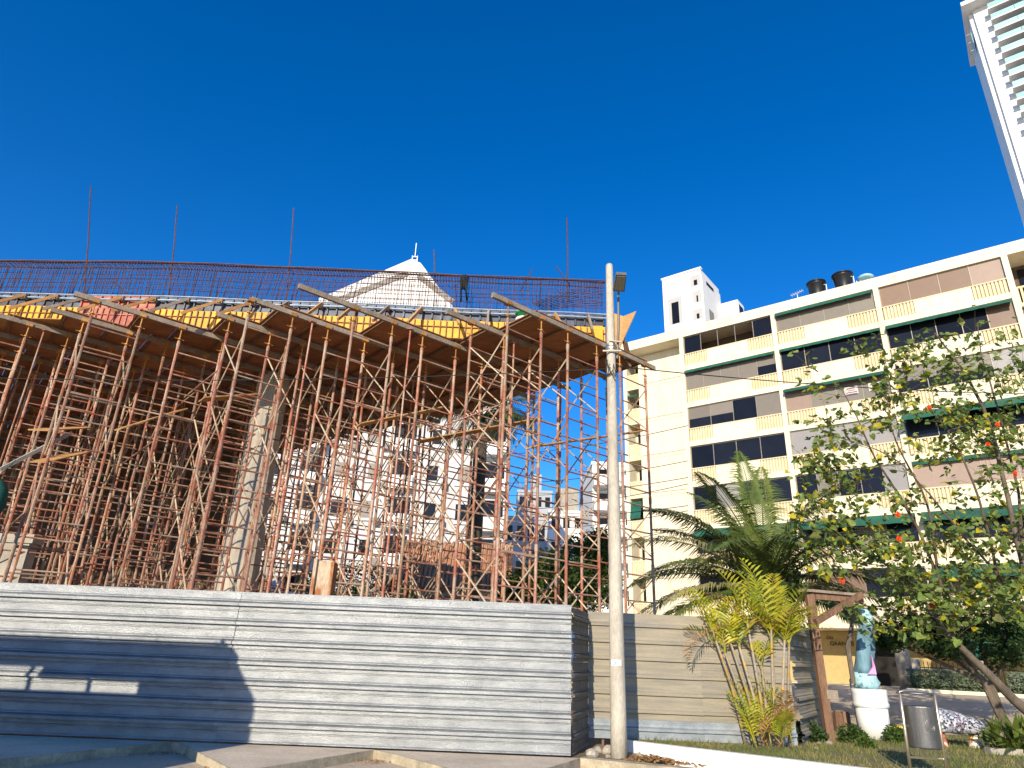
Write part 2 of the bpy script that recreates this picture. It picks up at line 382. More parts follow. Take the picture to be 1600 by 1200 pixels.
db = MB()
for cx, cy, n_ in ((-2.1, 12.75, 90), (-5.55, 12.7, 50), (1.3, 12.7, 40), (-1, 11.6, 50), (-4, 11.5, 50), (2.4, 12.3, 70)):
    for _ in range(n_):
        p = V(cx + rnd.gauss(0, .28), cy - abs(rnd.gauss(0, .22)), -.118 + rnd.uniform(0, .012)); s_ = rnd.uniform(.012, .04); t_ = rnd.uniform(0, 6.3)
        d1 = V(cos(t_)*s_, sin(t_)*s_, rnd.uniform(-.004, .012)); d2 = V(-sin(t_)*s_*.6, cos(t_)*s_*.6, rnd.uniform(-.004, .012))
        db.poly([p-d1, p-d2, p+d1, p+d2])
tag(db.build("fallen_leaves", m_areca_dry), "scatter of dry fallen leaves in the kerb corners", "leaves", kind="stuff")

# lawn strip behind the white kerb
lawn_poly = [(2.5, 14.2), (5.45, 11.88), (9.2, 9.2), (16, 9.6), (17, 18.0), (11.2, 18.9), (8.0, 18.4), (6.35, 15.5), (6.1, 15.02), (2.5, 15.05)]
MB().prism([(x, y, -.18) for x, y in lawn_poly], (0, 0, .31)).build("lawn", m_lawn)["kind"] = "structure"
wk = thing("white_kerb", "low white painted kerb curving along the grass strip", "kerb", (4.0, 13.0, -.13))
kp = [V(2.3, 14.33, 0), V(3.4, 13.45, 0), V(4.4, 12.68, 0), V(5.45, 11.86, 0), V(7.0, 10.72, 0), V(9.2, 9.15, 0)]
for a, b in zip(kp[:-1], kp[1:]):
    d = (b-a).normalized()
    MB().bar(a + d*.004 + V(0, 0, .02), b - d*.004 + V(0, 0, .02), .16, .32).build("kerb_stone", m_kerbwhite, wk)
gm = MB()
def inpoly(x, y, P):
    c = False
    for i in range(len(P)):
        x0, y0 = P[i]; x1, y1 = P[i-1]
        if (y0 > y) != (y1 > y) and x < (x1-x0)*(y-y0)/(y1-y0)+x0: c = not c
    return c
for _ in range(26000):
    x = rnd.uniform(2.5, 13); y = rnd.uniform(9.6, 18.6)
    if not inpoly(x, y, lawn_poly): continue
    nz = sin(x*2.1)*cos(y*1.7) + rnd.uniform(-.9, .9)
    if nz < -.35: continue
    h = rnd.uniform(.03, .10); a = rnd.uniform(0, 6.28); wd = .009
    lx, ly = rnd.uniform(-.05, .05), rnd.uniform(-.05, .05)
    p = V(x, y, .128); s_ = V(cos(a)*wd, sin(a)*wd, 0)
    gm.poly([p - s_, p + s_, p + V(lx, ly, h)])
go = gm.build("grass", m_grass); tag(go, "short dry yellow green grass of the kerbside strip", "grass", kind="stuff")

# ------------------------------------------------------------------ corrugated hoarding
def corr_sheet(mb, p0, ex, nrm, length, z0, z1, period=.33, plain=False, phase=0.0, depth=.062, lift=0.0, tilt=0.0):
    """horizontal ribs: a profile in height, swept along ex; nrm points to the viewer's side"""
    prof = []
    zs = []
    k0 = int(math.floor((z0-phase)/period)) - 1
    k = k0
    while phase + k*period < z1 + period:
        b = phase + k*period
        zs += [(b, 0), (b+.070, 0), (b+.074, .016), (b+.086, .016), (b+.098, 0), (b+.165, 0), (b+.168, depth), (b+.215, depth), (b+.243, .004), (b+.250, .022), (b+.262, .022), (b+.285, 0)]
        k += 1
    if plain: zs = [q for i, q in enumerate(zs) if i % 12 in (0, 5, 6, 7, 8, 11)]
    def at(z):
        for (a, da), (b, db) in zip(zs[:-1], zs[1:]):
            if a <= z <= b: return da + (db-da)*(z-a)/max(b-a, 1e-6)
        return 0
    prof = [(z0, at(z0))] + [(z, d) for z, d in zs if z0 < z < z1] + [(z1, at(z1))]
    nseg = max(1, int(length/0.7)); n = len(mb.v); m = len(prof)
    for i in range(nseg+1):
        t = i/nseg
        for z, d in prof:
            wob = .006*sin(t*length*1.7 + z*2.3) + .004*sin(t*length*4.1+z*5)
            mb.v.append(Vector(p0) + ex*(length*t) + nrm*(d + lift + wob) + V(0, 0, z + tilt*length*t))
    for i in range(nseg):
        for j in range(m-1):
            mb.f.append([n+i*m+j, n+(i+1)*m+j, n+(i+1)*m+j+1, n+i*m+j+1])
    return mb
NY = V(0, -1, 0); EXX = V(1, 0, 0)
hz = thing("corrugated_hoarding", "tall shiny galvanised corrugated hoarding along the zigzag sidewalk", "fence", (-4, 13.1, 0))
rows1 = [(.012, .53), (.515, 1.53), (1.515, 2.475)]
cols1 = [(-17.2, -11.05), (-11.1, -4.87), (-4.92, 1.27)]
for r, (z0, z1) in enumerate(rows1):
    for c_, (x0, x1) in enumerate(cols1):
        corr_sheet(MB(), (x0, 13.09, 0), EXX, NY, x1-x0, z0, z1, phase=.10, lift=.006*r + .009*(c_ % 2)).build("sheet", m_galv, hz)
RD = (V(1.78, 14.86, 0) - V(1.275, 13.09, 0)); RL = RD.length; RDn = RD.normalized(); RN = V(RDn.y, -RDn.x, 0)
for r, (z0, z1) in enumerate(rows1):
    corr_sheet(MB(), V(1.285, 13.10, 0), RDn, RN, RL-.02, z0, z1-.02, phase=.10, lift=.006*r, depth=.05).build("sheet", m_galv_shade, hz, label="shade darkened side sheet turning the corner")
for x in (-16, -13, -10, -7, -4, -1, 1.2):
    MB().box(x-.04, x+.04, 13.15, 13.23, 0, 2.44).build("post", m_wood, hz)
cap = MB(); cap.box(-17.2, 1.27, 13.075, 13.10, 2.47, 2.492); cap.build("top_edge", m_galv_dull, hz)

h2 = thing("old_hoarding", "weathered brown corrugated hoarding behind the concrete lamp post and palms", "fence", (4, 14.95, .1))
A2 = V(1.80, 14.9, 0); B2 = V(6.0, 14.97, 0); C2 = V(7.85, 17.9, 0)
ex2 = (B2-A2).normalized(); n2 = V(ex2.y, -ex2.x, 0)
for i, (z0, z1, mt) in enumerate([(.13, .50, m_galv_dull), (.49, 1.46, m_galv_old), (1.45, 2.50, m_galv_old)]):
    for j, (s0, s1) in enumerate([(0, 2.35), (2.32, 4.18)]):
        corr_sheet(MB(), A2 + ex2*s0, ex2, n2, s1-s0, z0, z1, period=.325, phase=.12, lift=.007*i+.007*j, depth=.045, tilt=-.004, plain=True).build("sheet", mt, h2, label="newer silver bottom sheet" if i == 0 else None)
ex3 = (C2-B2).normalized(); n3 = V(ex3.y, -ex3.x, 0)
for i, (z0, z1) in enumerate([(.10, .9), (.89, 1.7), (1.69, 2.47)]):
    corr_sheet(MB(), B2 + ex3*.03, ex3, n3, 3.4, z0, z1, period=.325, phase=.12, lift=.03*(2-i), depth=.07).build("sheet", m_galv_old, h2, label="bulging end sheet")
for s in (.3, 2.3, 4.0): MB().tube(A2 + ex2*s - n2*.09 + V(0, 0, -.05), A2 + ex2*s - n2*.09 + V(0, 0, 2.44), .03).build("post", m_wood, h2)
for s in (1.6, 3.2): MB().tube(B2 + ex3*s - n3*.10 + V(0, 0, -.05), B2 + ex3*s - n3*.10 + V(0, 0, 2.4), .03).build("post", m_wood, h2)

# rubble and dry leaves at the foot of the pole
for i, (x, y, r) in enumerate([(1.66, 13.35, .11), (2.02, 13.8, .13), (1.85, 13.95, .09), (2.55, 13.62, .06), (1.95, 13.30, .05)]):
    m = MB(); rr = random.Random(i)
    m.lathe((x, y, -.02), [(r*.7, -.02), (r*rr.uniform(.9, 1.1), r*.35), (r*.75, r*.9), (r*.2, r*1.15)], 7)
    for v in m.v: v += V(rr.uniform(-.02, .02), rr.uniform(-.02, .02), rr.uniform(-.01, .01))
    m.solo("rubble_stone", m_conc, ["pale rubble stone at the corner of the silver hoarding", "largest rubble stone lying between the two hoardings", "rubble stone furthest back by the brown hoarding", "small stone lying right of the lamp post foot", "tiny stone left of the lamp post foot"][i], "stone", "rubble round the lamp post")
MB().prism([(1.45, 13.0, -.14), (3.0, 12.9, -.14), (2.6, 14.2, -.14), (2.35, 14.9, -.14), (1.75, 14.9, -.14), (1.3, 13.15, -.14)], (0, 0, .13)).build("verge", m_soil)["kind"] = "structure"
dl = MB()
for _ in range(420):
    a = rnd.gauss(0, 1); b = rnd.gauss(0, 1)
    p = V(2.75 + a*.28, 13.0 + b*.16 - a*.10, .0 + rnd.uniform(0, .07)*max(0, 1-abs(a)*.6))
    s = rnd.uniform(.02, .05); t = rnd.uniform(0, 6.3)
    d1 = V(cos(t)*s, sin(t)*s, rnd.uniform(-.01, .02)); d2 = V(-sin(t)*s*.6, cos(t)*s*.6, rnd.uniform(-.01, .02))
    dl.poly([p-d1, p-d2, p+d1, p+d2])
tag(dl.build("leaf_litter", m_areca_dry), "heap of dry brown leaf litter at the foot of the lamp post", "leaf litter", kind="stuff")

# ------------------------------------------------------------------ concrete lamp post
PB = V(2.14, 13.3, -.05)
PT = ony(952, 415, 13.32)
lp = thing("lamp_post", "weathered round concrete lamp post standing before the two hoardings", "lamp post", PB)
ax = (PT-PB)
m = MB(); ptsP = []; radP = []
for i in range(15):
    t = i/14; ptsP.append(PB + ax*t); radP.append(.150 - .070*t)
ptsP.append(PT + V(0, 0, .03)); radP.append(.06)
m.path(ptsP, radP, 18); pole_o = m.build("pole", m_pole, lp, smooth=True)
for zf, dz in ((.785, 0), (.793, 0)):
    c = PB + ax*zf; MB().path([c, c + V(0, 0, .05)], .113, 14).build("band", m_bronze, lp)
c = PB + ax*.775
MB().bar(c + V(-.20, -.13, .02), c + V(.20, -.13, .04), .03, .035).build("crossarm", m_pole, lp)
MB().bar(c + V(-.05, -.12, .28), c + V(.20, -.12, .26), .03, .03).build("crossarm", m_pole, lp)
arm0 = c + V(.13, -.02, -.1); arm1 = ony(966, 462, 13.2); arm2 = ony(967, 448, 13.0)
MB().path([arm0, arm0*.5+arm1*.5 + V(.02, 0, 0), arm1, arm2], .028, 8).build("lamp_arm", m_lampbody, lp)
hl = ony(958, 455, 12.95); hr_ = ony(976, 456, 12.95); ht_l = ony(963, 429, 12.5); ht_r = ony(979, 430, 12.5)
lh = MB(); nrm = (hr_-hl).cross(ht_l-hl).normalized(); 
if nrm.y > 0: nrm = -nrm
lh.prism([hl, hr_, ht_r, ht_l], -nrm*.09); lho = lh.build("lamp_head", m_lampbody, lp)
def mixp(a, b, t): return a*(1-t)+b*t
ln = MB(); q = [hl, hr_, ht_r, ht_l]; cc = (hl+hr_+ht_l+ht_r)/4
ln.prism([mixp(p, cc, .16) + nrm*.004 for p in q], nrm*.008); ln.build("lens", m_lens, lho)
# tangle of wires on the pole
wt = MB(); c = PB + ax*.735
for i in range(7):
    r0 = .13; pts = []; a0 = rnd.uniform(3.4, 5.6); z0 = rnd.uniform(-.25, .25)
    for k in range(7):
        g_ = a0 + (k-3)*.35 + rnd.uniform(-.15, .15); pts.append(c + V(cos(g_)*r0, sin(g_)*r0, z0 + rnd.uniform(-.12, .12)))
    wt.path(pts, .008, 5)
wt.build("wire_tangle", m_cable, lp)
st = MB()
def onpole(x, y):
    d = ray(x, y); t0 = 12.6; best = None
    p0 = PB; a = ax.normalized()
    # intersect with cylinder around pole axis
    oc = CAM - p0; dd = d - a*d.dot(a); oo = oc - a*oc.dot(a); R_ = .143
    A = dd.dot(dd); B = 2*dd.dot(oo); C_ = oo.dot(oo) - R_*R_
    return CAM + d*((-B - sqrt(max(B*B-4*A*C_, 0)))/(2*A))
sp = []
for k in range(7):
    sp.append((onpole(955 + 15.5*k/6, 1031), onpole(955.4 + 15.5*k/6, 1040.5)))
for a, b in zip(sp[:-1], sp[1:]): st.poly([a[1], b[1], b[0], a[0]])
for v in st.v: v += V(0, -.006, 0)
sto = st.build("sticker", m_sticker, lp)
ik = MB()
for (x0, x1, y0, y1) in ((956.5, 961, 1033.5, 1034.8), (961, 962.5, 1033.5, 1039), (957, 959.5, 1037, 1038.5)):
    a, b, c1, d1 = onpole(x0, y1), onpole(x1, y1), onpole(x1, y0), onpole(x0, y0)
    ik.poly([p + V(0, -.010, 0) for p in (a, b, c1, d1)])
ik.build("print", m_ink, sto)

# ------------------------------------------------------------------ shoring scaffold
AZS = radians(50)
SU = V(sin(AZS), cos(AZS), 0); SV = V(-cos(AZS), sin(AZS), 0)
def P2(u, v, z=0.0): return SU*u + SV*v + V(0, 0, z)
ZB = 10.64; FH = 2.0; NLEV = 5; DU = 1.27; RV = 1.68
def vrow(r): return 12.75 + RV*r
# shared meshes in local axes: x along SU, y along SV
def frame_mesh(nm, r1, r2, rungs, seed):
    m = MB(); rr = random.Random(seed)
    for x in (0, DU):
        m.tube((x, 0, 0), (x, 0, FH), r1, n=7)
        m.tube((x, 0, FH-.09), (x, 0, FH+.09), r1*1.22, n=7)
        m.tube((x, -.05, .42), (x, .05, .42), .016, n=4); m.tube((x, -.05, 1.6), (x, .05, 1.6), .016, n=4)
    for z in rungs: m.tube((0, 0, z), (DU, 0, z + rr.uniform(-.015, .015)), r2, n=6)
    return m.mesh(nm, m_scaf)
F_NEAR = [frame_mesh("frame_a", .041, .0225, (.25, 1.0, 1.72), 1), frame_mesh("frame_b", .039, .022, (.22, .98, 1.78), 2)]
def brace_mesh(nm, a, b):
    m = MB()
    m.tube((0, 0, a), (0, RV, b), .021, n=5); m.tube((.045, 0, b), (.045, RV, a), .021, n=5)
    m.tube((-.01, RV/2, (a+b)/2), (.045, RV/2, (a+b)/2), .022, n=5)
    return m.mesh(nm, m_brace)
B_M = [brace_mesh("brace_a", .30, 1.72), brace_mesh("brace_b", .26, 1.76)]
def jack_top():
    m = MB(); m.tube((0, 0, 0), (0, 0, .50), .020, n=6)
    m.tube((-.14, 0, .17), (.14, .02, .17), .012, n=4); m.lathe((0, 0, .15), [(.05, 0), (.05, .04)], 8)
    m.box(-.09, .09, -.07, .07, .50, .515); m.box(-.09, .09, -.082, -.07, .50, .60); m.box(-.09, .09, .07, .082, .50, .60)
    return m.mesh("u_head", m_jack)
JT = jack_top()
mj = MB(); mj.tube((0, 0, 0), (0, 0, .13), .022, n=6); mj.box(-.08, .08, -.08, .08, 0, .012); JB = mj.mesh("base_jack", m_jack)
Z0S = ZB - .515 - FH*NLEV      # frame base height
groups = {}
towers = []
def tower(u, v, lab, lean=0.0, nlev=NLEV, braces=(0, 1)):
    base = P2(u, v, 0)
    t = thing("scaffold_tower", lab, "scaffold", base, "shoring towers under the deck")
    t.rotation_euler = (0, 0, atan2(SU.y, SU.x))
    z0 = Z0S
    for yy in (0, RV):
        for k in range(nlev):
            o = inst("frame", F_NEAR[rnd.randrange(2)], t, (0, yy, z0 + k*FH))
        for x in (0, DU):
            inst("u_head", JT, t, (x, yy, z0 + nlev*FH))
            inst("base_jack", JB, t, (x, yy, 0.0)).scale = (1, 1, max(z0, .02)/.13)
    for k in range(nlev):
        for x in (0, DU):
            if rnd.random() < .92: inst("cross_brace", B_M[rnd.randrange(2)], t, (x, 0, z0 + k*FH))
    for k in range(nlev):
        if rnd.random() < .55: inst('cross_brace', B_M[rnd.randrange(2)], t, (rnd.choice((0, DU)) + .05, RV, z0 + k*FH))
    towers.append((u, v)); return t
layout = []
def run(r, us, ue):
    u = us; out = []
    while u < ue: out.append((u, r)); u += 2.35
    return out
layout += run(0, 10.45, 16.0)
layout += run(2, 7.5, 15.4)
layout += [(5.1, 3)]
layout += run(4, 7.45, 14.6)
layout += [(1.8, 5), (4.2, 5)]
layout += run(6, 6.5, 13.6)
layout += run(7, -.7, 4.3)
layout += run(8, 6.3, 13)
layout += run(9, -3.4, 4)
layout += run(10, 6.0, 12.5)
layout += run(11, -5.6, 3.6)
layout += run(13, -7.4, 5)
rows_txt = {0: "row nearest the lamp post", 2: "row behind the right hand end row", 3: "lone tower before the pale pillar",
            4: "third row from the right hand end", 5: "row left of the pale pillar", 6: "row round the pale pillar", 7: "row before the dark left part",
            8: "deep row behind the pale pillar", 9: "left part of the deck", 10: "deepest row behind the pillar", 11: "far left part of the deck", 13: "outermost left row"}
ordw = ["front", "second", "third", "fourth", "fifth", "sixth", "seventh"]
cnt = {}
for (u, r) in layout:
    k = cnt.get(r, 0); cnt[r] = k+1
    lab = "rust red scaffold tower, %s of the %s" % (ordw[k], rows_txt[r]) if r != 3 else "rust red tube scaffold tower standing alone just before the pale pillar"
    tower(u, vrow(r), lab)

# tie tubes along and across the rows, and single shore posts
ustart = {0: 10.4, 1: 10.4, 2: 7.5, 3: 5.1, 4: 5.1, 5: 1.8, 6: 1.8, 7: -.7, 8: -.7, 9: -3.4, 10: -3.4, 11: -5.6}
qt = random.Random(77)
def tie(a, b, lab, r=.024):
    MB().tube(a, b, r, n=6).solo("tie_tube", m_scaf if qt.random() < .6 else m_brace, lab, "tube", "tie tubes")
for r in range(0, 11):
    for k in range(5):
        if qt.random() < .34:
            u0 = ustart[r] + qt.choice((-.25, 0, 2.2)); L = qt.uniform(3.5, 6.0); z = Z0S + 2*k + qt.uniform(.55, 1.9)
            tie(P2(u0, vrow(r)+.06, z), P2(min(u0+L, 15.5), vrow(r)+.06, z+qt.uniform(-.05, .05)), "long horizontal tie tube clamped along the scaffold frames")
for i in range(24):
    r = qt.randrange(0, 9); u = ustart[r] + qt.choice((0, 1.27, 2.35, 3.62, 4.7, 5.97)); z = Z0S + qt.randrange(5)*2 + qt.uniform(.5, 1.9)
    if qt.random() < .5: tie(P2(u, vrow(r), z), P2(u, vrow(r+2), z), "long horizontal tie tube clamped across the scaffold rows")
    else: tie(P2(u+.05, vrow(r), z-.9), P2(u+.05, vrow(r+2), z+.9), "long diagonal tie tube clamped across the scaffold rows", .019)
ms_ = MB(); ms_.tube((0, 0, 0), (0, 0, 5.6), .036, n=7).tube((0, 0, 5.6), (0, 0, 10.62), .027, n=6).lathe((0, 0, 5.5), [(.06, 0), (.06, .14)], 8).box(-.08, .08, -.08, .08, 0, .012).box(-.09, .09, -.09, .09, 10.62, 10.635).tube((-.1, 0, 5.45), (.1, 0, 5.45), .012, n=4)
SHM = ms_.mesh("shore_post", m_scaf)
npost = 0
for r in range(1, 13):
    for k in range(8):
        u = ustart.get(r, -5.6) + 1.8 + 2.35*k + qt.uniform(-.12, .12); v = vrow(r) + (.84 if k % 2 else 0) + qt.uniform(-.1, .1)
        if u > 14.6 - .1*r or qt.random() < .55: continue
        if (P2(u, v) - V(-8.75, 22.9, 0)).length < .9: continue
        o = inst("shore_post", SHM, None, P2(u, v, 0), (0, 0, qt.uniform(0, 3))); npost += 1
        tag(o, "single slender red shore post standing among the scaffold towers", "post", "shore posts among the towers")

# timber beams on the heads, one per row
bstart = {0: 9.87, 1: 9.53, 2: 5.76, 3: 5.1, 4: 4.75, 5: 1.24, 6: .9, 7: -1.3, 8: -1.2, 9: -4.0, 10: -3.9, 11: -6.2, 12: -6.1, 13: -8.0, 14: -8.0}
for r_ in range(15, 20): bstart[r_] = (18.0-.766*vrow(r_))/.643 - .6
bend = {0: 16.95, 1: 16.7, 2: 16.3, 3: 16.1, 4: 15.9, 5: 15.7, 6: 15.2, 7: 14.9, 8: 14.4, 9: 14.0, 10: 13.7, 11: 13.2, 12: 13.0, 13: 12.6, 14: 12.4}
for r_ in range(15, 20): bend[r_] = 12.2
for r_ in range(9, 15): bstart[r_] = (18.0-.766*vrow(r_))/.643 - .6
brow = ["whose ends show beside the lamp post", "second from the lamp post end", "third from the lamp post end with the longest overhang", "fourth from the lamp post end", "fifth from the lamp post end", "sixth from the lamp post end with a long overhang", "seventh from the lamp post end", "eighth from the lamp post end", "ninth from the lamp post end"]
for r in range(20):
    v = vrow(r); a, b = bstart[r], bend[r]
    m = MB(); m.bar(P2(a, v, ZB+.08), P2(b, v, ZB+.08), .09, .145)
    m.solo("timber_beam", m_beam, ("grey timber beam on the scaffold heads, " + brow[r]) if r < 9 else "grey timber beam deep under the dark left part of the deck", "beam", "beams carrying the deck formwork")

# soffit: joists and plywood sheets
sf = thing("deck_formwork", "brown plywood deck formwork resting on the scaffold towers", "formwork", P2(8, 20, ZB+.16))
sstart = {0: 11.5, 1: 11.15, 2: 8.55, 3: 5.95, 4: 5.0, 5: 2.95, 6: 1.25, 7: .0, 8: -2.0, 9: -4.2, 10: -5.2, 11: -7.0, 12: -8.5, 13: -9.5}
for r_ in range(8, 19): sstart[r_] = (18.2-.766*vrow(r_))/.643
ZP = ZB + .16
for r in range(19):
    v0, v1 = vrow(r), vrow(r+1); u = sstart[r]; ue = bend[r+1] - .1; k = 0
    while u < ue - .2:
        u1 = min(u + 1.22, ue)
        dz = rnd.uniform(0, .012)
        m = MB()
        c_ = P2((u+u1)/2, (v0+v1)/2, ZP + .075 + dz)
        m.obox(c_, SU*((u1-u)/2-.006), SV*((v1-v0)/2-.006), V(0, 0, .01)); m.build("plywood_sheet", m_ply, sf)
        j = MB(); 
        for uu in (u+.10,):
            j.bar(P2(uu, v0-.02, ZP+.03), P2(uu, v1+.02, ZP+.03), .05, .06)
        j.build("joist", m_joist, sf)
        u = u1; k += 1
# wedge sheets that fill the zigzag up to the edge form
def wedge(pts, mt=m_ply):
    MB().prism([V(p[0], p[1], ZP+.10) for p in pts], (0, 0, .022)).build("plywood_sheet", mt, sf)
def xy(u, v): p = P2(u, v); return (p.x, p.y)
p1 = xy(4.55, 21.0); p2_ = xy(6.1, 19.1)
a_ = onz(284, 513, ZP+.11); b_ = onz(392, 517, ZP+.11)
wedge([(a_.x, a_.y), (b_.x, b_.y), (b_.x+.35, b_.y+1.7), (a_.x-.1, a_.y+1.7)], m_plank)
a_ = onz(668, 526, ZP+.11); b_ = onz(752, 530, ZP+.11)
wedge([(a_.x, a_.y), (b_.x, b_.y), (b_.x+.3, b_.y+1.6), (a_.x-.1, a_.y+1.6)], m_plank)
a_ = onz(-10, 497, ZP+.11); b_ = onz(112, 499, ZP+.11)
wedge([(a_.x-3, a_.y), (b_.x, b_.y), (b_.x+.6, b_.y+2.4), (a_.x-2, a_.y+2.4)], m_plank)

# loose planks laid as catwalks on the rungs
def plank(p, q, wd, lab, t=.035):
    MB().bar(p, q, wd, t).solo("scaffold_plank", m_plank, lab, "plank", "loose planks on the scaffold")
plank(ony(315, 624, 18.6), ony(408, 618, 19.7), .55, "ochre plank on the scaffold rungs just left of the pale pillar")
plank(ony(560, 664, 19.0), ony(690, 638, 20.4), .50, "ochre plank across the middle of the scaffold")
plank(ony(655, 690, 19.3), ony(845, 655, 20.2), .40, "long weathered plank under the right part of the deck")
plank(ony(832, 698, 17.6), ony(1002, 674, 20.8), .42, "plank sticking out past the lamp post at the scaffold's right end")
plank(ony(60, 672, 18.6), ony(130, 668, 20.5), .6, "dark plank high in the left part of the scaffold")
plank(ony(180, 672, 18.8), ony(285, 640, 20.4), .55, "brown plank rising between the left hand towers")
plank(ony(60, 722, 18.2), ony(130, 706, 19.8), .5, "short ochre plank low in the left part of the scaffold")
plank(ony(475, 792, 20.6), ony(525, 783, 21.5), .4, "small yellow plank right of the pale pillar")
MB().bar(ony(0, 734, 18.2), ony(112, 676, 19.6), .10, .10).solo("steel_channel", m_conc, "pale steel channel slanting across the left towers", "beam")

# pale concrete pillars
def pillar(x, y, r0, r1, lab):
    m = MB(); prof = [(r0*1.05, -.1), (r0, 1.0), (r0*.98, 4), (r1, 8), (r1, 10.75)]
    m.lathe((x, y, 0), prof, 12); m.solo("concrete_pillar", m_pillar, lab, "pillar", "deck pillars", base=V(x, y, 0))
pillar(-8.75, 22.9, .66, .56, "thick pale concrete pillar in the middle of the scaffold")
xw = ony(46, 850, 20.2).x
m = MB(); m.box(xw-3.2, xw, 20.2, 20.6, 0, 4.1); m.box(xw-3.3, xw+.1, 20.15, 20.65, 4.101, 4.35); m.solo("block_wall", m_conc, "low grey concrete wall behind the towers at the left edge", "wall")
m = MB(); m.box(-46, -12.2, 33.2, 33.6, 0, 10.7); m.solo("dark_backdrop", m_core, "dark wall added to stand for the shade at the back under the left part of the deck", "wall")  # added backdrop; the gloom under the deck is put into its dark colour
# rusty steel column behind the hoarding
sbx = ony(488, 925, 15.2).x; tz = ony(505, 876, 15.2).z
rc = thing("rusty_column", "short rusty steel column rising just behind the silver hoarding", "column", (sbx+.25, 15.3, 0))
MB().box(sbx, sbx+.34, 15.2, 15.23, 0, tz).build("web", m_rust, rc)
MB().box(sbx-.04, sbx+.03, 15.12, 15.5, 0, tz+.03).build("flange", m_rust, rc)
MB().box(sbx+.34, sbx+.41, 15.12, 15.5, 0, tz-.03).build("flange", m_rust, rc)

# ------------------------------------------------------------------ edge form, rebar and rods
YF = 19.35
def edge_y(x): return YF + .25*((x+7)/10)**2 * (1 if x < -7 else .25)
ef = thing("edge_formwork", "yellow edge formwork standing along the rim of the deck", "formwork", (-6, YF, ZB+.3))
x = -21.0; k = 0
while x < 2.9:
    x1 = min(x + .62, 2.95); y0 = edge_y(x); y1 = edge_y(x1)
    red = -14.4 < x < -11.9
    ztop = 11.56 + .02*sin(k)
    m = MB(); m.prism([(x+.004, y0, 10.93), (x1-.004, y1, 10.93), (x1-.004, y1+.03, 10.93), (x+.004, y0+.03, 10.93)], (0, 0, ztop-10.93))
    pn = m.build("form_panel", m_redform if red else m_yellow, ef)
    rb = MB()
    for t in (.02, .34, .67):
        xx = x + .62*t; rb.box(xx-.014, xx+.014, y0-.055, y0-.002, 10.95, ztop-.02)
    rb.box(x+.01, x1-.01, y0-.045, y0-.002, 11.30, 11.325)
    rb.build("rib", m_rib if not red else m_redform, pn)
    m = MB(); m.prism([(x+.004, y0+.01, ztop+.01), (x1-.004, y1+.01, ztop+.01), (x1-.004, y1+.04, ztop+.01), (x+.004, y0+.04, ztop+.01)], (0, 0, .44))
    m.box(x+.02, x+.06, y0-.05, y0+.008, ztop+.03, ztop+.43); m.box(x+.32, x+.36, y0-.05, y0+.008, ztop+.03, ztop+.43)
    m.build("upper_panel", m_redform if red else m_bluef, ef)
    x = x1; k += 1
for zz, rr_, off in ((11.83, .036, -.10), (11.94, .026, -.16)):
    xs_ = [-21 + i*1.2 for i in range(21)]
    for i in range(0, 20, 5):
        MB().path([(q, edge_y(q)+off, zz + .02*sin(q)) for q in xs_[i:i+6] if q < 3.2], rr_, 7).build("waler", m_waler, ef)
x = -20.3; k = 0
while x < 2.6:
    y0 = edge_y(x)
    lean = .75 if x < -8 else (.25 if x < -2 else -.05 + .2*math.sin(k*2.1))
    MB().bar((x, y0-.18, 11.88), (x-lean, y0-.95, 10.95), .07, .09).build("prop", m_plank if k % 3 else m_beam, ef)
    MB().bar((x, y0-.20, 11.84), (x, y0+.02, 11.84), .07, .16).build("bracket", m_beam, ef)
    x += 1.08; k += 1
# raw plywood flap and struts closing the right hand end
fl = [ony(958, 489, 19.6), ony(974, 494, 19.75), ony(994, 486, 20.0), ony(967, 546, 19.75), ony(957, 535, 19.6)]
MB().prism(fl, (.02, .03, 0)).build("end_flap", m_plyend, ef, label="raw plywood flap at the right hand end")
for a, b in (((962, 545), (985, 573)), ((970, 505), (981, 566)), ((978, 535), (985, 566))):
    MB().bar(ony(*a, 19.9), ony(*b, 20.0), .09, .07).build("strut", m_joist, ef)
MB().box(2.5, 2.85, YF-.10, YF-.06, 11.0, 11.52).build("form_panel", m_yellow, ef)

rcg = thing("rebar_cage", "long rusty rebar cage rising above the edge formwork", "rebar", (-6, YF+.3, 12.0))
def rtop(x):
    return 13.36 + .05*math.exp(-((x+11)/4.5)**2) + .012*sin(x*.9)
ms = MB(); D_ = .42; Hs = 1.0
for yy in (0, D_): ms.tube((0, yy, -1.4), (0, yy, 0), .0095, n=4)
ms.tube((0, -.01, 0), (0, D_+.01, 0), .0085, n=4)
SM = ms.mesh("stirrup", m_rebar)
x = -21.0
org = ORG[rcg]
while x < 3.0:
    o = inst("stirrup", SM, rcg, V(x, edge_y(x)+.12, rtop(x) + rnd.uniform(-.015, .02)) - org, (rnd.uniform(-.03, .03), rnd.uniform(-.05, .05)+(.10 if -10 < x < -5 else 0), rnd.uniform(-.06, .06)))
    x += .098
for dz, yy, r_ in [(-.02, -.02, .026), (-.03, .05, .022), (-.03, .40, .022), (-.20, -.012, .009), (-.36, -.012, .009), (-.52, -.012, .009), (-.68, -.012, .009), (-.84, -.012, .009), (-1.02, -.012, .009), (-.27, .43, .009), (-.45, .43, .009), (-.63, .43, .009), (-.83, .43, .009), (-1.0, .43, .009), (.015, .2, .014)]:
    pts = []; ph = rnd.uniform(0, 6); 
    for i in range(41):
        q = -21 + 24*i/40
        pts.append((q, edge_y(q)+.12+yy, rtop(q)+dz + (.035*sin(q*.45+ph) if dz < -.1 else .012*sin(q*2+ph))))
    MB().path(pts, r_, 5).build("long_bar", m_rebar, rcg)
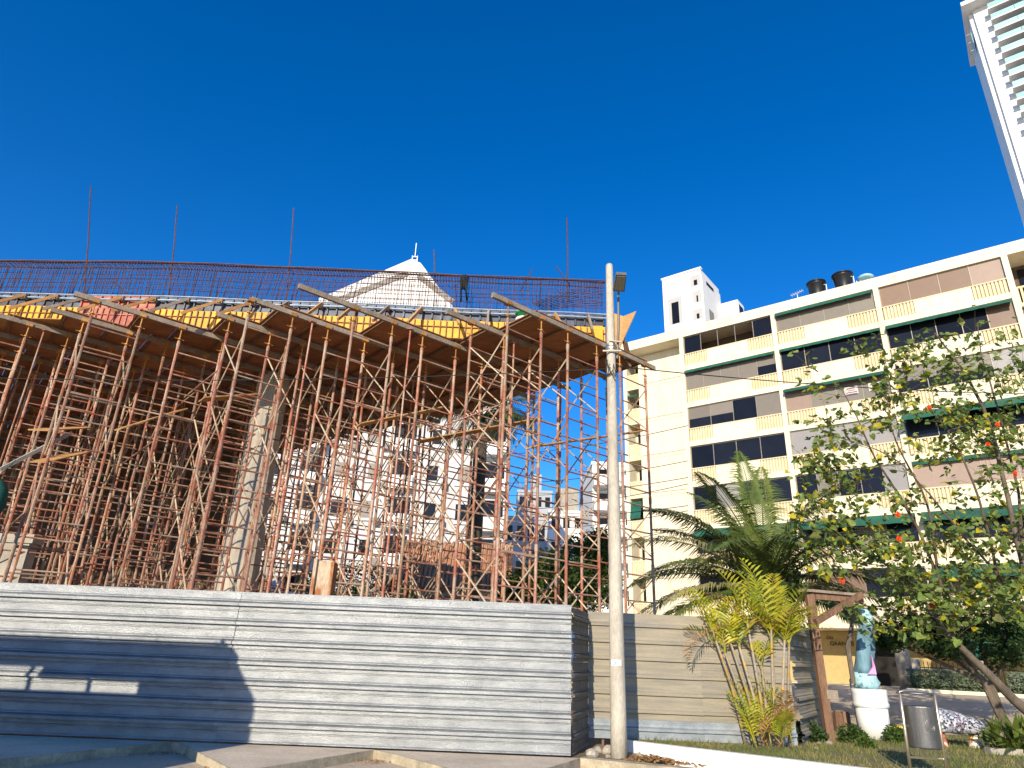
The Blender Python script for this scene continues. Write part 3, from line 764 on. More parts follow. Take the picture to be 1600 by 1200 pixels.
for i in range(9):
    a = V(.55 + .05*i, YF+.25+.06*i, 12.45); b = V(2.98, YF+.15+.08*i, 13.33 - .07*i)
    MB().path([a, (a+b)/2 + V(0, 0, .05), b], .012, 4).build("slanted_bar", m_rebar, rcg)
for (xt, yt, xb, yb, r_) in ((142, 291, 131, 470, .022), (277, 321, 262, 475, .022), (459, 325, 446, 480, .022), (678, 390, 678, 480, .020), (886, 340, 886, 480, .022)):
    t = ony(xt, yt, 19.6); b = ony(xb, yb, 19.6)
    MB().path([b, (b+t)/2 + V(.03, 0, 0), t], [r_, r_, r_*.9], 6).build("tall_rod", m_rebar, rcg)
for (a, b) in (((813, 455), (832, 420)), ((868, 415), (890, 445)), ((178, 440), (205, 465)), ((845, 440), (843, 478)), ((712, 445), (713, 480))):
    MB().tube(ony(*a, 19.7), ony(*b, 19.8), .02, n=5).build("loose_bar", m_rebar, rcg)

# black jacket hung over the rebar, green bucket on the deck, green bag at the left
jk = MB(); c = ony(726, 431, 19.42)
for i, (dx, dz, wd) in enumerate(((-.10, -.02, .11), (.10, -.02, .11), (0, 0, .15))):
    jk.lathe(c + V(dx, 0, dz-.42), [(.02, -.1), (wd*.75, .0), (wd, .2), (wd*.9, .42), (.03, .46)], 8, (V(1, 0, 0), V(0, .45, 0), V(0, 0, 1)))
jk.path([c+V(-.13, -.03, -.2), c+V(-.14, -.05, -.6), c+V(-.08, -.05, -1.0)], [.07, .055, .025], 6)
jk.path([c+V(.13, -.03, -.2), c+V(.15, -.05, -.55), c+V(.22, -.05, -.95)], [.07, .06, .03], 6)
for v in jk.v:
    v.x = c.x + (v.x-c.x)*.62; v += V(rnd.uniform(-.03, .03), 0, rnd.uniform(-.03, .03))
jk.solo("black_jacket", m_black, "black jacket hung by its collar over the top rebar", "jacket", smooth=True)
bk = onz(817, 511, ZP+.10); bt = thing("paint_bucket", "green plastic bucket standing on the deck before the yellow form", "bucket", bk)
MB().lathe(bk, [(.20, 0), (.24, .42), (.255, .42), (.255, .46), (.23, .46), (.20, .06)], 16).build("tub", m_bucket, bt, smooth=True)
MB().lathe(bk, [(.232, .20), (.238, .20), (.241, .27), (.234, .27)], 16).build("label_band", m_white, bt)
gb = ony(2, 778, 17.4)
m = MB(); m.lathe(gb + V(-.28, 0, -.55), [(.05, 0), (.30, .12), (.40, .38), (.36, .75), (.22, .98), (.08, 1.08), (.10, 1.16)], 12, (V(1, 0, 0), V(0, .8, 0), V(0, 0, 1)))
m.path([gb+V(-.28, 0, .55), gb+V(-.25, .2, .85), gb + V(-.2, .35, 1.1)], .012, 5)
for v in m.v: v += V(rnd.uniform(-.02, .02), rnd.uniform(-.02, .02), 0)
m.solo("green_bag", m_green, "dark green bag hanging at the left edge of the scaffold", "bag", smooth=True)

# ------------------------------------------------------------------ cream apartment building
FO = BN*41.0
FR = (FO, BX, -BN)
def onfac(x, y, wo=0.0):
    d = ray(x, y); p0 = FO - BN*wo
    return CAM + d*((p0 - CAM).dot(BN)/d.dot(BN))
def fu(x, y, wo=0.0):
    p = onfac(x, y, wo); return p.dot(BX), p.z
def FP(u, wo, z): return FO + BX*u - BN*wo + V(0, 0, z)
ab = thing("apartment_building", "cream apartment building with stacked balconies and green awnings", "building", FP(-8, -6, .6))
def fb(name, mt, u0, u1, w0, w1, z0, z1, par=None, label=None):
    return MB().fbox(FR, u0, u1, w0, w1, z0, z1).build(name, mt, par or ab, label=label)
NF = 7
ZB_ = [20.36 - 2.75*k for k in range(NF)]
fb("roof_slab", m_beige, -22.45, 12, -15, .03, 22.955, 23.66)
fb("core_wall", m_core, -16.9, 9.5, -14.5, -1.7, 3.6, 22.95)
fb("core_wall", m_beige, -22.3, -16.95, -14.5, -2.62, .5, 22.95)
# left blank wall, one panel per storey with shadow gaps between
zl = [22.95] + [z + .27 for z in ZB_]
for k in range(NF):
    zt = 22.94 if k == 0 else ZB_[k-1] - .01
    fb("wall_panel", m_beige, -21.05, -17.55, -2.6, -1.35, ZB_[k] + .29, zt)
    fb("slab_band", m_beige, -21.05, -17.55, -2.6, -1.375, ZB_[k] + .02, ZB_[k] + .26)
fb("wall_panel", m_beige, -21.05, -17.55, -2.6, -1.35, .4, ZB_[-1] - .01)
fb("corner_column", m_beige, -22.35, -22.05, -2.6, -1.38, .4, 22.94)

def slats(mb, u0, u1, wf, z0, z1, n, th=.056, deep=.07):
    for i in range(n):
        c_ = u0 + (u1-u0)*(i+.5)/n
        mb.fbox(FR, c_-th, c_+th, wf-deep, wf, z0, z1)
def balcony_small(u0, u1, wf, k, n):
    z = ZB_[k]
    fb("balcony_slab", m_beige2, u0, u1, wf-1.2, wf+.005, z+.02, z+.24)
    m = MB(); slats(m, u0+.03, u1-.03, wf-.02, z+.241, z+1.15, n); m.fbox(FR, u0, u1, wf-.09, wf, z+1.151, z+1.25)
    m.build("balustrade", m_beige2, ab)
def window(u0, u1, wf, z0, z1, mats, fm=None, gaps=()):
    """frame as the part, each pane a sub-part"""
    fm = fm or m_alu; n = len(mats); t = .035
    m = MB(); m.fbox(FR, u0, u1, wf-.06, wf, z0, z0+t); m.fbox(FR, u0, u1, wf-.06, wf, z1-t, z1)
    for i in range(n+1):
        c_ = u0 + (u1-u0)*i/n; m.fbox(FR, c_-t/2, c_+t/2, wf-.055, wf+.004, z0+t, z1-t)
    wo = m.build("window", fm, ab)
    for i, mt in enumerate(mats):
        if mt is None: continue
        a = u0 + (u1-u0)*i/n + t/2+.002; b = u0 + (u1-u0)*(i+1)/n - t/2-.002
        if isinstance(mt, tuple):
            zm = z0 + (z1-z0)*mt[2]
            MB().fbox(FR, a, b, wf-.045, wf-.03, zm+.002, z1-t-.002).build("pane", mt[0], wo)
            MB().fbox(FR, a, b, wf-.045, wf-.03, z0+t+.002, zm-.002).build("pane", mt[1], wo)
        else:
            MB().fbox(FR, a, b, wf-.045, wf-.03, z0+t+.002, z1-t-.002).build("pane", mt, wo)
    return wo
def awning(u0, u1, z, out, drop, par=None, wf=0.0):
    m = MB(); n = 10
    a = [FP(u0, wf+.01, z), FP(u1, wf+.01, z), FP(u1, wf+out, z-drop), FP(u0, wf+out, z-drop)]
    m.prism(a, V(0, 0, .02))
    # scalloped valance
    for i in range(n*2):
        p = u0 + (u1-u0)*i/(n*2); q = u0 + (u1-u0)*(i+1)/(n*2)
        m.prism([FP(p, wf+out, z-drop), FP(q, wf+out, z-drop), FP(q, wf+out, z-drop-.12-.02*(i % 2)), FP(p, wf+out, z-drop-.12-.02*((i+1) % 2))], -BN*.012)
    return m.build("awning", m_green, ab)
G, D, B_, L_, K_ = m_blind, m_darkglass, m_blind_b, m_blind_l, m_blind_p
GD = (m_blind, m_darkglass, .45); LD_ = (m_blind_l, m_darkglass, .3)
wins = [
    [[D, None, None, None, D], [G, G, G, G], [B_, B_, B_, K_]],
    [[G, G, G, G, GD], [D, D, D, D], [D, D, D, D, B_]],
    [[GD, GD, D, G], [K_, G, G, G], [GD, GD, GD, L_]],
    [[D, D, D, D], [L_, L_, L_, L_], [D, D, D, D]],
    [[D, L_, D, D], [D, G, D, D, L_], [K_, K_, K_, K_]],
    [[D, G, D, D], [D, D, G, D], [D, D, D, D]],
    [[D, D, L_, D], [B_, B_, D, D], [B_, B_, D, B_]],
]
awn = {(0, 1): (.26, .16), (1, 0): (.22, .12), (1, 1): (.14, .08), (1, 2): (.4, .22), (2, 1): (.42, .18), (3, 2): (1.1, .55), (5, 0): (.7, .4), (5, 1): (.8, .45), (5, 2): (.8, .45), (6, 2): (1.0, .55), (4, 2): (.1, .06)}
cols_ = [-16.95, -10.55, -4.45, 1.95]
for k in range(NF):
    z = ZB_[k]; zt = 22.95 if k == 0 else ZB_[k-1]
    fb("floor_slab", m_beige2, -16.97, 2.0, -1.69, -.14, z+.03, z+.22)
    for b in range(3):
        u0, u1 = cols_[b]+.17, cols_[b+1]-.17
        s0, s1 = u0+1.62, u1-1.62
        fb("parapet_base", m_beige, u0-.16, u1+.16, -.13, 0, z, z+.36)
        fb("parapet", m_beige, s0, s1, -.13, -.004, z+.361, z+1.19)
        fb("parapet_rail", m_beige2, u0-.02, u1+.02, -.14, .012, z+1.191, z+1.25)
        for (a, c_) in ((u0, s0), (s1, u1)):
            m = MB(); slats(m, a+.02, c_-.02, -.02, z+.361, z+1.19, 9); m.build("balustrade", m_beige2, ab)
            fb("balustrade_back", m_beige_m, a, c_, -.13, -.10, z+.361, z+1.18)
        window(u0, u1, -.10, z+1.252, zt-.02, wins[k][b])
        if (k, b) in awn:
            o_, d_ = awn[(k, b)]; awning(u0, u1, zt-.04, o_, d_)
    balcony_small(-17.55, -16.97, -1.45, k, 4)
    balcony_small(-22.05, -21.06, -1.40, k, 7)
    fb("side_window", m_darkglass, -17.4, -16.98, -2.6, -2.56, z+1.0, z+2.35)
    fb("side_window", m_darkglass, -21.85, -21.15, -2.6, -2.56, z+.9, z+2.35)
    balcony_small(2.05, 8.0, -1.45, k, 30)
    fb("side_window", m_darkglass, 2.4, 5.5, -1.69, -1.65, z+.4, z+2.35)
for k, u0, u1, o_, d_ in ((1, -22.0, -21.2, .6, .25), (4, -22.0, -21.2, .25, 1.1)):
    awning(u0, u1, ZB_[k]+2.55, o_, d_, wf=-1.9 if k == 1 else -1.44)
for k_ in range(1): awning(-4.3, 4.5, 3.55, 1.5, 1.15)
for c_ in cols_:
    m = MB(); m.fbox(FR, c_-.145, c_+.145, -.16, .045, 3.58, 22.95); m.build("column", m_beige, ab)
fb("corner_column", m_beige, -16.97, -16.85, -1.69, -.15, 3.58, 22.95)
fb("corner_wall", m_beige, 1.86, 2.03, -1.69, -.17, 3.58, 22.95)
fb("core_wall", m_beige, 2.03, 9, -14, -1.70, .5, 22.94)
# posters in the fourth storey window
for (x0, x1, ya, yb) in ((1321.5, 1338, 606, 614), (1359, 1377, 599, 607)):
    c_ = onfac((x0+x1)/2, (ya+yb)/2+0.5, -.06); u = c_.dot(BX); zc = c_.z
    po = fb("poster", m_sign, u-.37, u+.37, -.098, -.085, zc-.24, zc+.26)
    MB().fbox(FR, u-.24, u+.20, -.084, -.081, zc+.12, zc+.18).build("print", m_inkd, po)
    MB().fbox(FR, u-.18, u+.22, -.084, -.081, zc+.0, zc+.05).build("print", m_inkr, po)
    MB().fbox(FR, u-.32, u+.32, -.084, -.081, zc-.12, zc-.07).build("print", m_inkd, po)
    MB().fbox(FR, u-.30, u+.32, -.084, -.081, zc-.235, zc-.18).build("print", m_inkd, po)
# ground floor: beam, recessed ochre wall, dark entrance, letters, steps, columns
fb("entrance_beam", m_beige, -17.5, 2.0, -2.9, .02, 3.56, 3.855)
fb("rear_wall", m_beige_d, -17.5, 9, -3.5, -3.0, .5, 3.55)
ud0 = fu(1360, 1030, -2.9)[0]; ud1 = fu(1411, 1030, -2.9)[0]
fb("entrance_void", m_dark, ud0, ud1, -2.998, -2.95, .75, 3.45)
fb("garage_door", m_whitewall, fu(1250, 1020, -2.9)[0], fu(1268, 1020, -2.9)[0], -2.998, -2.94, .75, 3.1)
fb("plinth", m_beige, -17.5, 9, -2.99, .6, .3, .78)
for i in range(3): fb("step", m_beige2, -12.2, -5.6, .6+.35*i, .6+.35*(i+1), .28, .66-.14*i)
def text_mesh(body, size, mt, depth):
    cu = bpy.data.curves.new("lettering", 'FONT'); cu.body = body; cu.size = size; cu.extrude = depth
    ob = bpy.data.objects.new("lettering", cu); col.objects.link(ob)
    dg = bpy.context.evaluated_depsgraph_get(); me = bpy.data.meshes.new_from_object(ob.evaluated_get(dg))
    bpy.data.objects.remove(ob); me.materials.clear(); me.materials.append(mt); return me
fac_rot = Matrix((BX.to_tuple(), (0, 0, 1), (-BN).to_tuple())).transposed()
for body, x, y, size in (("CIO", 1291, 998.5, .22), ("GRANDE", 1297, 1008.5, .315)):
    p = onfac(x, y, -2.97) - ORG[ab]
    o = inst("lettering", text_mesh(body, size, m_letter, .012), ab); o.matrix_local = Matrix.Translation(p) @ fac_rot.to_4x4()
    o["label"] = "dark raised letters reading %s" % body
for x, y0, y1 in ((1416, 1008, 1070),):
    p = onfac(x, 1060, 2.2)
    MB().lathe((p.x, p.y, 0), [(.34, hgt(p.x, p.y)-.02), (.31, 3.0), (.31, 3.57)], 14).build("porch_column", m_conc, ab, smooth=True)
# rooftop tanks, antenna, dish
def tank(x, ybot, wpx, lab):
    p = onfac(x, ybot, -1.6); s = wpx; z0 = 23.66
    c_ = FP(p.dot(BX), -1.6, z0)
    t = thing("water_tank", lab, "water tank", c_, "roof water tanks")
    MB().lathe(c_, [(.42*s, 0), (.46*s, .55*s), (.56*s, 1.35*s), (.60*s, 1.4*s), (.60*s, 1.50*s)], 18).build("tub", m_tank, t, smooth=True)
    MB().lathe(c_, [(.63*s, 1.501*s), (.63*s, 1.58*s), (.5*s, 1.64*s), (.1*s, 1.67*s)], 18).build("lid", m_tank, t, smooth=True)
    q = c_ + BX*.62*s - BN*.2
    MB().path([q, q+V(0, 0, 1.2*s), q+V(0, 0, 1.22*s)-BX*.15], .03, 6).build("pipe", m_white, t)
tank(1277, 455, 1.0, "black water tank nearest the lamp post on the cream roof")
tank(1318, 443, 1.05, "black water tank beside the blue dish on the cream roof")
p = onfac(1338, 437, -1.2); c_ = FP(p.dot(BX), -1.2, 23.66)
ds = thing("satellite_dish", "pale blue satellite dish on a white pipe on the cream roof", "satellite dish", c_)
MB().tube(c_, c_+V(0, 0, .75), .03).build("mast", m_white, ds)
MB().path([c_+V(0, 0, .45), c_+BX*.25+V(0, 0, .72)], .02, 5).build("bracket", m_white, ds)
MB().lathe(c_+BX*.55+V(0, 0, .75), [(.02, -.06), (.25, -.02), (.48, .05), (.46, .06), (.02, -.03)], 16, (BX, -BN*.9+V(0, 0, .2), V(0, 0, 1)*.8+BX*-.3)).build("reflector", m_dish, ds, smooth=True)
p = onfac(1246, 462, -.8); c_ = FP(p.dot(BX), -.8, 23.66)
an = thing("roof_aerial", "small white roof aerial left of the water tanks", "aerial", c_)
MB().tube(c_, c_+V(0, 0, .75), .02).build("mast", m_white, an)
m = MB()
for i in range(6): m.tube(c_+BX*(-.35+.14*i)+V(0, 0, .72+.03*i) - BN*.22, c_+BX*(-.35+.14*i)+V(0, 0, .72+.03*i)+BN*.22, .014, n=4)
m.tube(c_-BX*.4+V(0, 0, .71), c_+BX*.4+V(0, 0, .89), .016, n=4); m.build("rods", m_white, an)
p = onfac(1237, 464, -.9); c_ = FP(p.dot(BX), -.9, 23.66)
MB().lathe(c_, [(.22, 0), (.24, .15), (.16, .30), (.05, .36)], 10).solo("roof_cowl", m_tile, "small orange cowl at the left of the roof aerial", "cowl")
for x, l_ in ((1412, .9), (1442, .5)):
    p = onfac(x, 425 if x < 1420 else 413, -.8); c_ = FP(p.dot(BX), -.8, 23.66)
    m = MB(); m.fbox((V(0, 0, 0), BX, -BN), c_.dot(BX)-l_/2, c_.dot(BX)+l_/2, -c_.dot(BN)-.15, -c_.dot(BN)+.15, 23.66, 23.80)
    m.fbox((V(0, 0, 0), BX, -BN), c_.dot(BX)-l_/2-.05, c_.dot(BX)+l_/2+.05, -c_.dot(BN)-.2, -c_.dot(BN)+.2, 23.801, 23.84)
    m.solo("roof_block", m_conc, "longer low block on the roof edge right of the dish" if l_ > .6 else "shorter low block on the roof edge furthest right", "block")

# forecourt: railing with posts, hedge, pavement
rl = thing("forecourt_railing", "dark barred railing with pale posts before the cream building", "railing", FP(-2, 3.0, .6))
for i in range(46):
    u = -5.2 + i*.165
    b0 = FP(u, 3.0, .7); MB().tube(b0, b0+V(0, 0, 1.30), .016, n=5).build("bar", m_dark, rl)
for z in (.9, 1.75): MB().tube(FP(-5.3, 3.0, z), FP(2.5, 3.0, z), .02, n=5).build("rail", m_dark, rl)
for u in (-5.35, -2.75, -.2, 2.4):
    MB().fbox(FR, u-.15, u+.15, 2.86, 3.14, .45, 2.1).build("post", m_conc, rl)
fb_ = MB(); fb_.fbox(FR, -5.6, 9, 4.9, 5.15, .25, .88); fb_.solo("planter_wall", m_beige, "low cream wall edging the clipped hedge", "wall")
def leaf_cloud(mb, c, rad, n, size, rr, flat=1.0, shell=.5):
    for _ in range(n):
        a = rr.uniform(0, 2*pi); b = math.acos(rr.uniform(-1, 1)); r = (shell + (1-shell)*rr.random())
        p = Vector(c) + V(rad[0]*r*sin(b)*cos(a), rad[1]*r*sin(b)*sin(a), rad[2]*r*cos(b)*flat)
        s = size*rr.uniform(.6, 1.3)
        t = V(rr.uniform(-1, 1), rr.uniform(-1, 1), rr.uniform(-.6, .8)).normalized(); q = t.orthogonal().normalized()
        q = (q*cos(a) + t.cross(q)*sin(a))
        mb.poly([p - t*s, p + q*s*.45, p + t*s, p - q*s*.45])
rr = random.Random(5)
for hu0, hu1, lab in ((-5.6, -2.4, "clipped silvery hedge between the porch column and the first pale post"), (-1.9, 6, "clipped silvery hedge right of the leaning tree trunk")):
    hd = thing("hedge", lab, "hedge", FP((hu0+hu1)/2, 4.2, .7), "clipped hedges")
    m = MB()
    n = int((hu1-hu0)*2200)
    for _ in range(n):
        u = rr.uniform(hu0, hu1); ang = rr.uniform(0, pi)
        wv = 4.2 + .62*cos(ang)*rr.uniform(.85, 1.04); zv = 1.05 + .62*sin(ang)*rr.uniform(.85, 1.05) - (.35 if rr.random() < .35 else 0)
        p = FP(u, wv, zv); s = .05*rr.uniform(.6, 1.3)
        t = V(rr.uniform(-1, 1), rr.uniform(-1, 1), rr.uniform(-.3, 1)).normalized(); q = t.orthogonal().normalized()
        m.poly([p-t*s, p+q*s*.5, p+t*s, p-q*s*.5])
    m.build("foliage", m_hedge, hd, kind="stuff")
    m = MB()
    for i in range(int((hu1-hu0)/.4)):
        b0 = FP(hu0+.2+i*.4, 4.2, .6); m.tube(b0, b0+V(rr.uniform(-.1, .1), 0, .8), .03, n=5)
    m.fbox(FR, hu0+.15, hu1-.15, 3.85, 4.5, .75, 1.45)
    m.build("stems", m_bush_d, hd)
MB().prism([FP(-14, 5.3, .55), FP(9, 5.3, .55), FP(9, 8.0, .30), FP(-14, 8.0, .30)], V(0, 0, .16)).build("pavement", m_slab)["kind"] = "structure"

# ------------------------------------------------------------------ white towers beyond
def grid_frame(p, az=AZB):
    return (Vector((p.x, p.y, 0)), V(cos(az), -sin(az), 0), V(-sin(az), -cos(az), 0))
# tall tower, upper right: corner runs through px (1507,0)-(1600,337)
dT = 78.0
pT = CAM + ray(1531, 55)*(dT/ray(1531, 55).y*1.1)
TF = grid_frame(pT)
zt = (CAM + ray(1522, 24)*((pT-CAM).length/1.0)).z
tw = thing("balcony_tower", "tall white tower with glass balconies in the upper right corner", "building", (pT.x, pT.y, 0))
ztop = zt + 3.4
MB().fbox(TF, 0, 16, -14, 0, 0, ztop).build("wall", m_whitewall, tw)
MB().fbox(TF, -.7, -.01, -13.5, -.6, 0, ztop-.02).build("side_wall", m_whitewall, tw)
MB().fbox(TF, -1.5, 16.2, -14.2, 2.2, ztop+.02, ztop+.9).build("roof_slab", m_whitewall, tw)
nfl = int(ztop/2.6)
for i in range(nfl):
    z = ztop - 2.9 - i*2.6
    if z < 20: break
    MB().fbox(TF, 1.9, 15.5, .002, 1.9, z, z+.28).build("balcony_slab", m_shade if False else m_whitewall, tw)
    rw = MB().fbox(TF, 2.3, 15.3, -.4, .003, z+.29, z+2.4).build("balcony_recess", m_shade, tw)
    wd = MB()
    for j in range(5): wd.fbox(TF, 2.6+j*2.5, 4.6+j*2.5, .004, .02, z+.4, z+2.2)
    wd.build("window", m_darkglass, rw)
    for j in range(4): MB().fbox(TF, 2.0+j*3.36, 5.3+j*3.36, 1.82, 1.86, z+.29, z+1.3).build("glass_rail", m_tealglass, tw)
wd = MB(); 
for (a, b, z0, z1) in ((2.5, 4.3, -2.5, -1.4), (4.5, 6.2, -2.4, -1.3)): MB().fbox(TF, a, b, .004, .05, ztop+z0, ztop+z1).build("window", m_blind_l, tw)
for i in range(4):
    b0 = pT + TF[1]*-1.05 + TF[2]*(-2) + V(0, 0, 0); z = ztop - 1.2 - i*1.9
    MB().tube(V(b0.x, b0.y, z), V(b0.x, b0.y, z) - TF[1]*.6, .04, n=4).build("outrigger", m_white, tw)
MB().fbox(TF, -1.05, -.98, -5, -1.2, ztop-6.0, ztop-3.5).build("side_window", m_tealglass, tw)

# white stepped tower over the cream roof
p0 = CAM + ray(1094, 420)*130; 
WF = grid_frame(p0); zt = p0.z
st_ = thing("stepped_tower", "white stepped tower rising behind the cream roof", "building", (p0.x, p0.y, 0))
wL = 7.6
MB().fbox(WF, -wL, 0, -9.0, 0, 0, zt).build("wall", m_whitewall, st_)
MB().fbox(WF, -wL-.15, .15, -.6, .15, zt+.02, zt+.4).build("parapet", m_whitewall, st_)
for (u0, u1, z0, z1) in ((-6.5, -4.1, -10.0, -4.4), (-6.3, -4.0, -16, -12.2), (-1.9, -.25, -3.3, -1.0), (-1.6, -.3, -6.8, -4.3), (-1.8, -.3, -10.2, -8.0), (-2.0, -.3, -14.2, -11.8), (-6.3, -4.0, -20, -17.0)):
    q = MB().fbox(WF, u0-.2, u1+.15, -1.2, .012, zt+z0, zt+z1).build("loggia", m_loggia_shade, st_)
    MB().fbox(WF, u0+.5, u1-.5, .014, .03, zt+z0+.2, zt+z1-1.0).build("window", m_darkglass, q)
SFr = (WF[0], WF[2]*-1, WF[1])      # side face: along depth, outward along +ex
MB().fbox(SFr, .02, 9.0, 0.012, .2, 0, zt-1.2).build("side_wall", m_whitewall, st_)
for (a, b, z0, z1, mt) in ((2.0, 5.5, -2.4, -1.7, m_dark), (2.4, 4.6, -9.5, -7.3, m_darkglass), (2.4, 4.6, -12.4, -10.4, m_darkglass), (5.6, 7.6, -11, -9, m_darkglass), (5.6, 7.4, -14, -12, m_darkglass)):
    MB().fbox(SFr, a, b, .19, .23, zt+z0, zt+z1).build("window", mt, st_)
for (d0, d1, tz, ou) in ((9.1, 12.5, -3.2, 3.4), (13, 18, -4.2, 6.4)):
    MB().fbox(SFr, d0, d1, -5, ou, 0, zt+tz).build("wing", m_whitewall, st_)
    MB().fbox(SFr, d0+.5, d1-.6, ou+.002, ou+.04, zt+tz-3, zt+tz-.8).build("window", m_darkglass, st_)
    MB().fbox(SFr, d0+.5, d1-.6, ou+.002, ou+.04, zt+tz-6.5, zt+tz-4).build("window", m_darkglass, st_)
for (d0, z) in ((4.0, -13.6), (6.6, -12.2)): MB().fbox(SFr, d0, d0+2.4, .2, 1.6, zt+z, zt+z+1.1).build("balcony", m_white, st_)

# gabled white block behind the scaffold
gx0 = ony(392, 860, 52).x; gx1 = ony(790, 860, 52).x
gb_ = thing("white_block", "white apartment block with gabled top behind the scaffold", "building", ((gx0+gx1)/2, 55, .7))
GF = (V(0, 52, 0), V(1, 0, 0), V(0, -1, 0))
MB().fbox(GF, gx0, gx1, -12, 0, .3, 26).build("wall", m_white_shade, gb_)
ap = ony(643, 409, 58); el = ony(500, 470, 58); er = ony(708, 482, 58)
m = MB(); m.prism([(el.x, 57.5, 26.01), (er.x, 57.5, 26.01), (er.x, 57.5, er.z), (ap.x+1.0, 57.5, ap.z-.4), (ap.x, 57.5, ap.z), (el.x, 57.5, el.z)], (0, 7, 0)); gt = m.build("gable_tower", m_whitewall, gb_)
for a, b in ((V(el.x+1.2, 58, el.z-.5), V(ap.x-.2, 58, ap.z-1.7)), (V(er.x, 58, er.z+.4), V(ap.x+.9, 58, ap.z-1.9))):
    MB().bar(V(a.x, 57.45, a.z), V(b.x, 57.45, b.z), .10, .55).build("sloping_rib", m_shade, gt)
lt = MB(); q = ony(648, 405, 57.8)
for s in (-.25, .25): lt.tube(q+V(s, 0, -2.2), q+V(s, 0, .4), .06, n=4)
for i in range(7): lt.tube(q+V(-.25, 0, -2+.38*i), q+V(.25, 0, -2+.38*i), .05, n=4)
lt.tube(q+V(0, 0, .3), q+V(0, 0, 1.9), .05, n=4); lt.build("ladder_mast", m_white, gt)
rr = random.Random(3)
nb = 8
for f in range(8):
    z = 1.2 + f*3.0
    for i in range(nb):
        a = gx0 + (gx1-gx0)*i/nb + .25; b = gx0 + (gx1-gx0)*(i+1)/nb - .25
        if i % 3 == 1:
            q = MB().fbox(GF, a, b, .002, .9, z, z+1.05).build("balcony", m_whitewall, gb_)
            MB().fbox(GF, a+.1, b-.1, .004, .03, z+1.06, z+2.5).build("window", m_darkglass, q)
        else:
            c_ = (a+b)/2 + rr.uniform(-.2, .2); hw_ = rr.uniform(.35, .62); q = MB().fbox(GF, c_-hw_, c_+hw_, .002, .05, z+.8+rr.uniform(0, .2), z+2.1).build("window", m_shade if rr.random() < .45 else m_darkglass, gb_)
            MB().fbox(GF, c_-.7, c_+.7, .052, .16, z+.55, z+.68).build("sill", m_white, q)
            if rr.random() < .5: MB().fbox(GF, c_+.75, c_+1.2, .05, .4, z+.2, z+.75).build("air_conditioner", m_shade, q)
# grey and white blocks further off
def block(lab, x0, x1, yp, Y, ztop_px, mt, seed, cat="building", nf=7, nw=5, wmat=None):
    a = ony(x0, yp, Y).x; b = ony(x1, yp, Y).x; zt = ony((x0+x1)/2, ztop_px, Y).z
    t = thing("distant_block", lab, cat, ((a+b)/2, Y+4, .7)); fr = (V(0, Y, 0), V(1, 0, 0), V(0, -1, 0))
    MB().fbox(fr, a, b, -9, 0, .3, zt).build("wall", mt, t)
    MB().fbox(fr, a-.1, b+.1, -9.1, .12, zt+.01, zt+.35).build("parapet", mt, t)
    fh = zt/nf
    for f in range(nf):
        for i in range(nw):
            c_ = a + (b-a)*(i+.5)/nw; hw = (b-a)/nw*.28
            MB().fbox(fr, c_-hw, c_+hw, .002, .05, f*fh+fh*.4, f*fh+fh*.82).build("window", wmat or m_darkglass, t)
    return t, fr, a, b, zt
block("far grey block seen between the right hand scaffold towers", 772, 872, 800, 88, 812, m_greywall, 1, nf=4, nw=6)
t, fr, a, b, zt = block("taller far grey block with a rooftop room between the scaffold towers", 808, 862, 800, 96, 770, m_greywall, 2, nf=7, nw=4)
MB().fbox(fr, a+2, b-1.5, -5, -1, zt+.36, zt+3.0).build("rooftop_room", m_greywall, t)
t, fr, a, b, zt = block("far white block beside the green tree under the deck", 858, 912, 800, 84, 802, m_whitewall, 3, nf=6, nw=3)
MB().fbox(fr, a+1, b-.5, -6, -1, zt+.36, zt+3.4).build("rooftop_room", m_conc, t)
t, fr, a, b, zt = block("far white block with dark balconies just left of the lamp post", 926, 1010, 800, 66, 728, m_whitewall, 4, nf=8, nw=2)
for f in range(8): MB().fbox(fr, a, b, .06, 1.3, f*zt/8 + .1, f*zt/8+1.2).build("balcony", m_whitewall, t)
# low house with a clay roof behind the hoarding
hs = thing("clay_roof_house", "small white house with orange clay roof behind the hoarding", "house", (-4.5, 40, 0))
hx0 = ony(628, 905, 39).x; hx1 = ony(790, 905, 39).x
MB().box(hx0, hx1, 39, 45, 0, 5.0).build("wall", m_whitewall, hs)
rz = ony(700, 872, 39).z
m = MB(); n_ = 26
rf = MB(); rf.prism([(hx0-.4, 38.4, 4.7), (hx1+.4, 38.4, 4.7), (hx1+.4, 42, rz+1.2), (hx0-.4, 42, rz+1.2)], (0, 0, .08)).prism([(hx0-.4, 45.6, 4.7), (hx1+.4, 45.6, 4.7), (hx1+.4, 42, rz+1.2), (hx0-.4, 42, rz+1.2)], (0, 0, .08))
rfo = rf.build("roof", m_tile, hs)
for i in range(n_):
    xx = hx0-.3 + (hx1-hx0+.6)*i/(n_-1)
    MB().tube((xx, 38.35, 4.82), (xx, 42, rz+1.32), .09, n=6).build("tile_row", m_tile, rfo)
for xx in (hx0+1.2, (hx0+hx1)/2, hx1-1.2): MB().box(xx-.5, xx+.5, 38.93, 38.998, 2.6, 4.2).build("window", m_darkglass, hs)
m = MB(); m.box(hx0+.2, hx0+4.4, 37.6, 38.0, 0, 4.4); m.solo("brick_wall", m_tile, "unfinished orange brick wall before the clay roofed house", "wall")

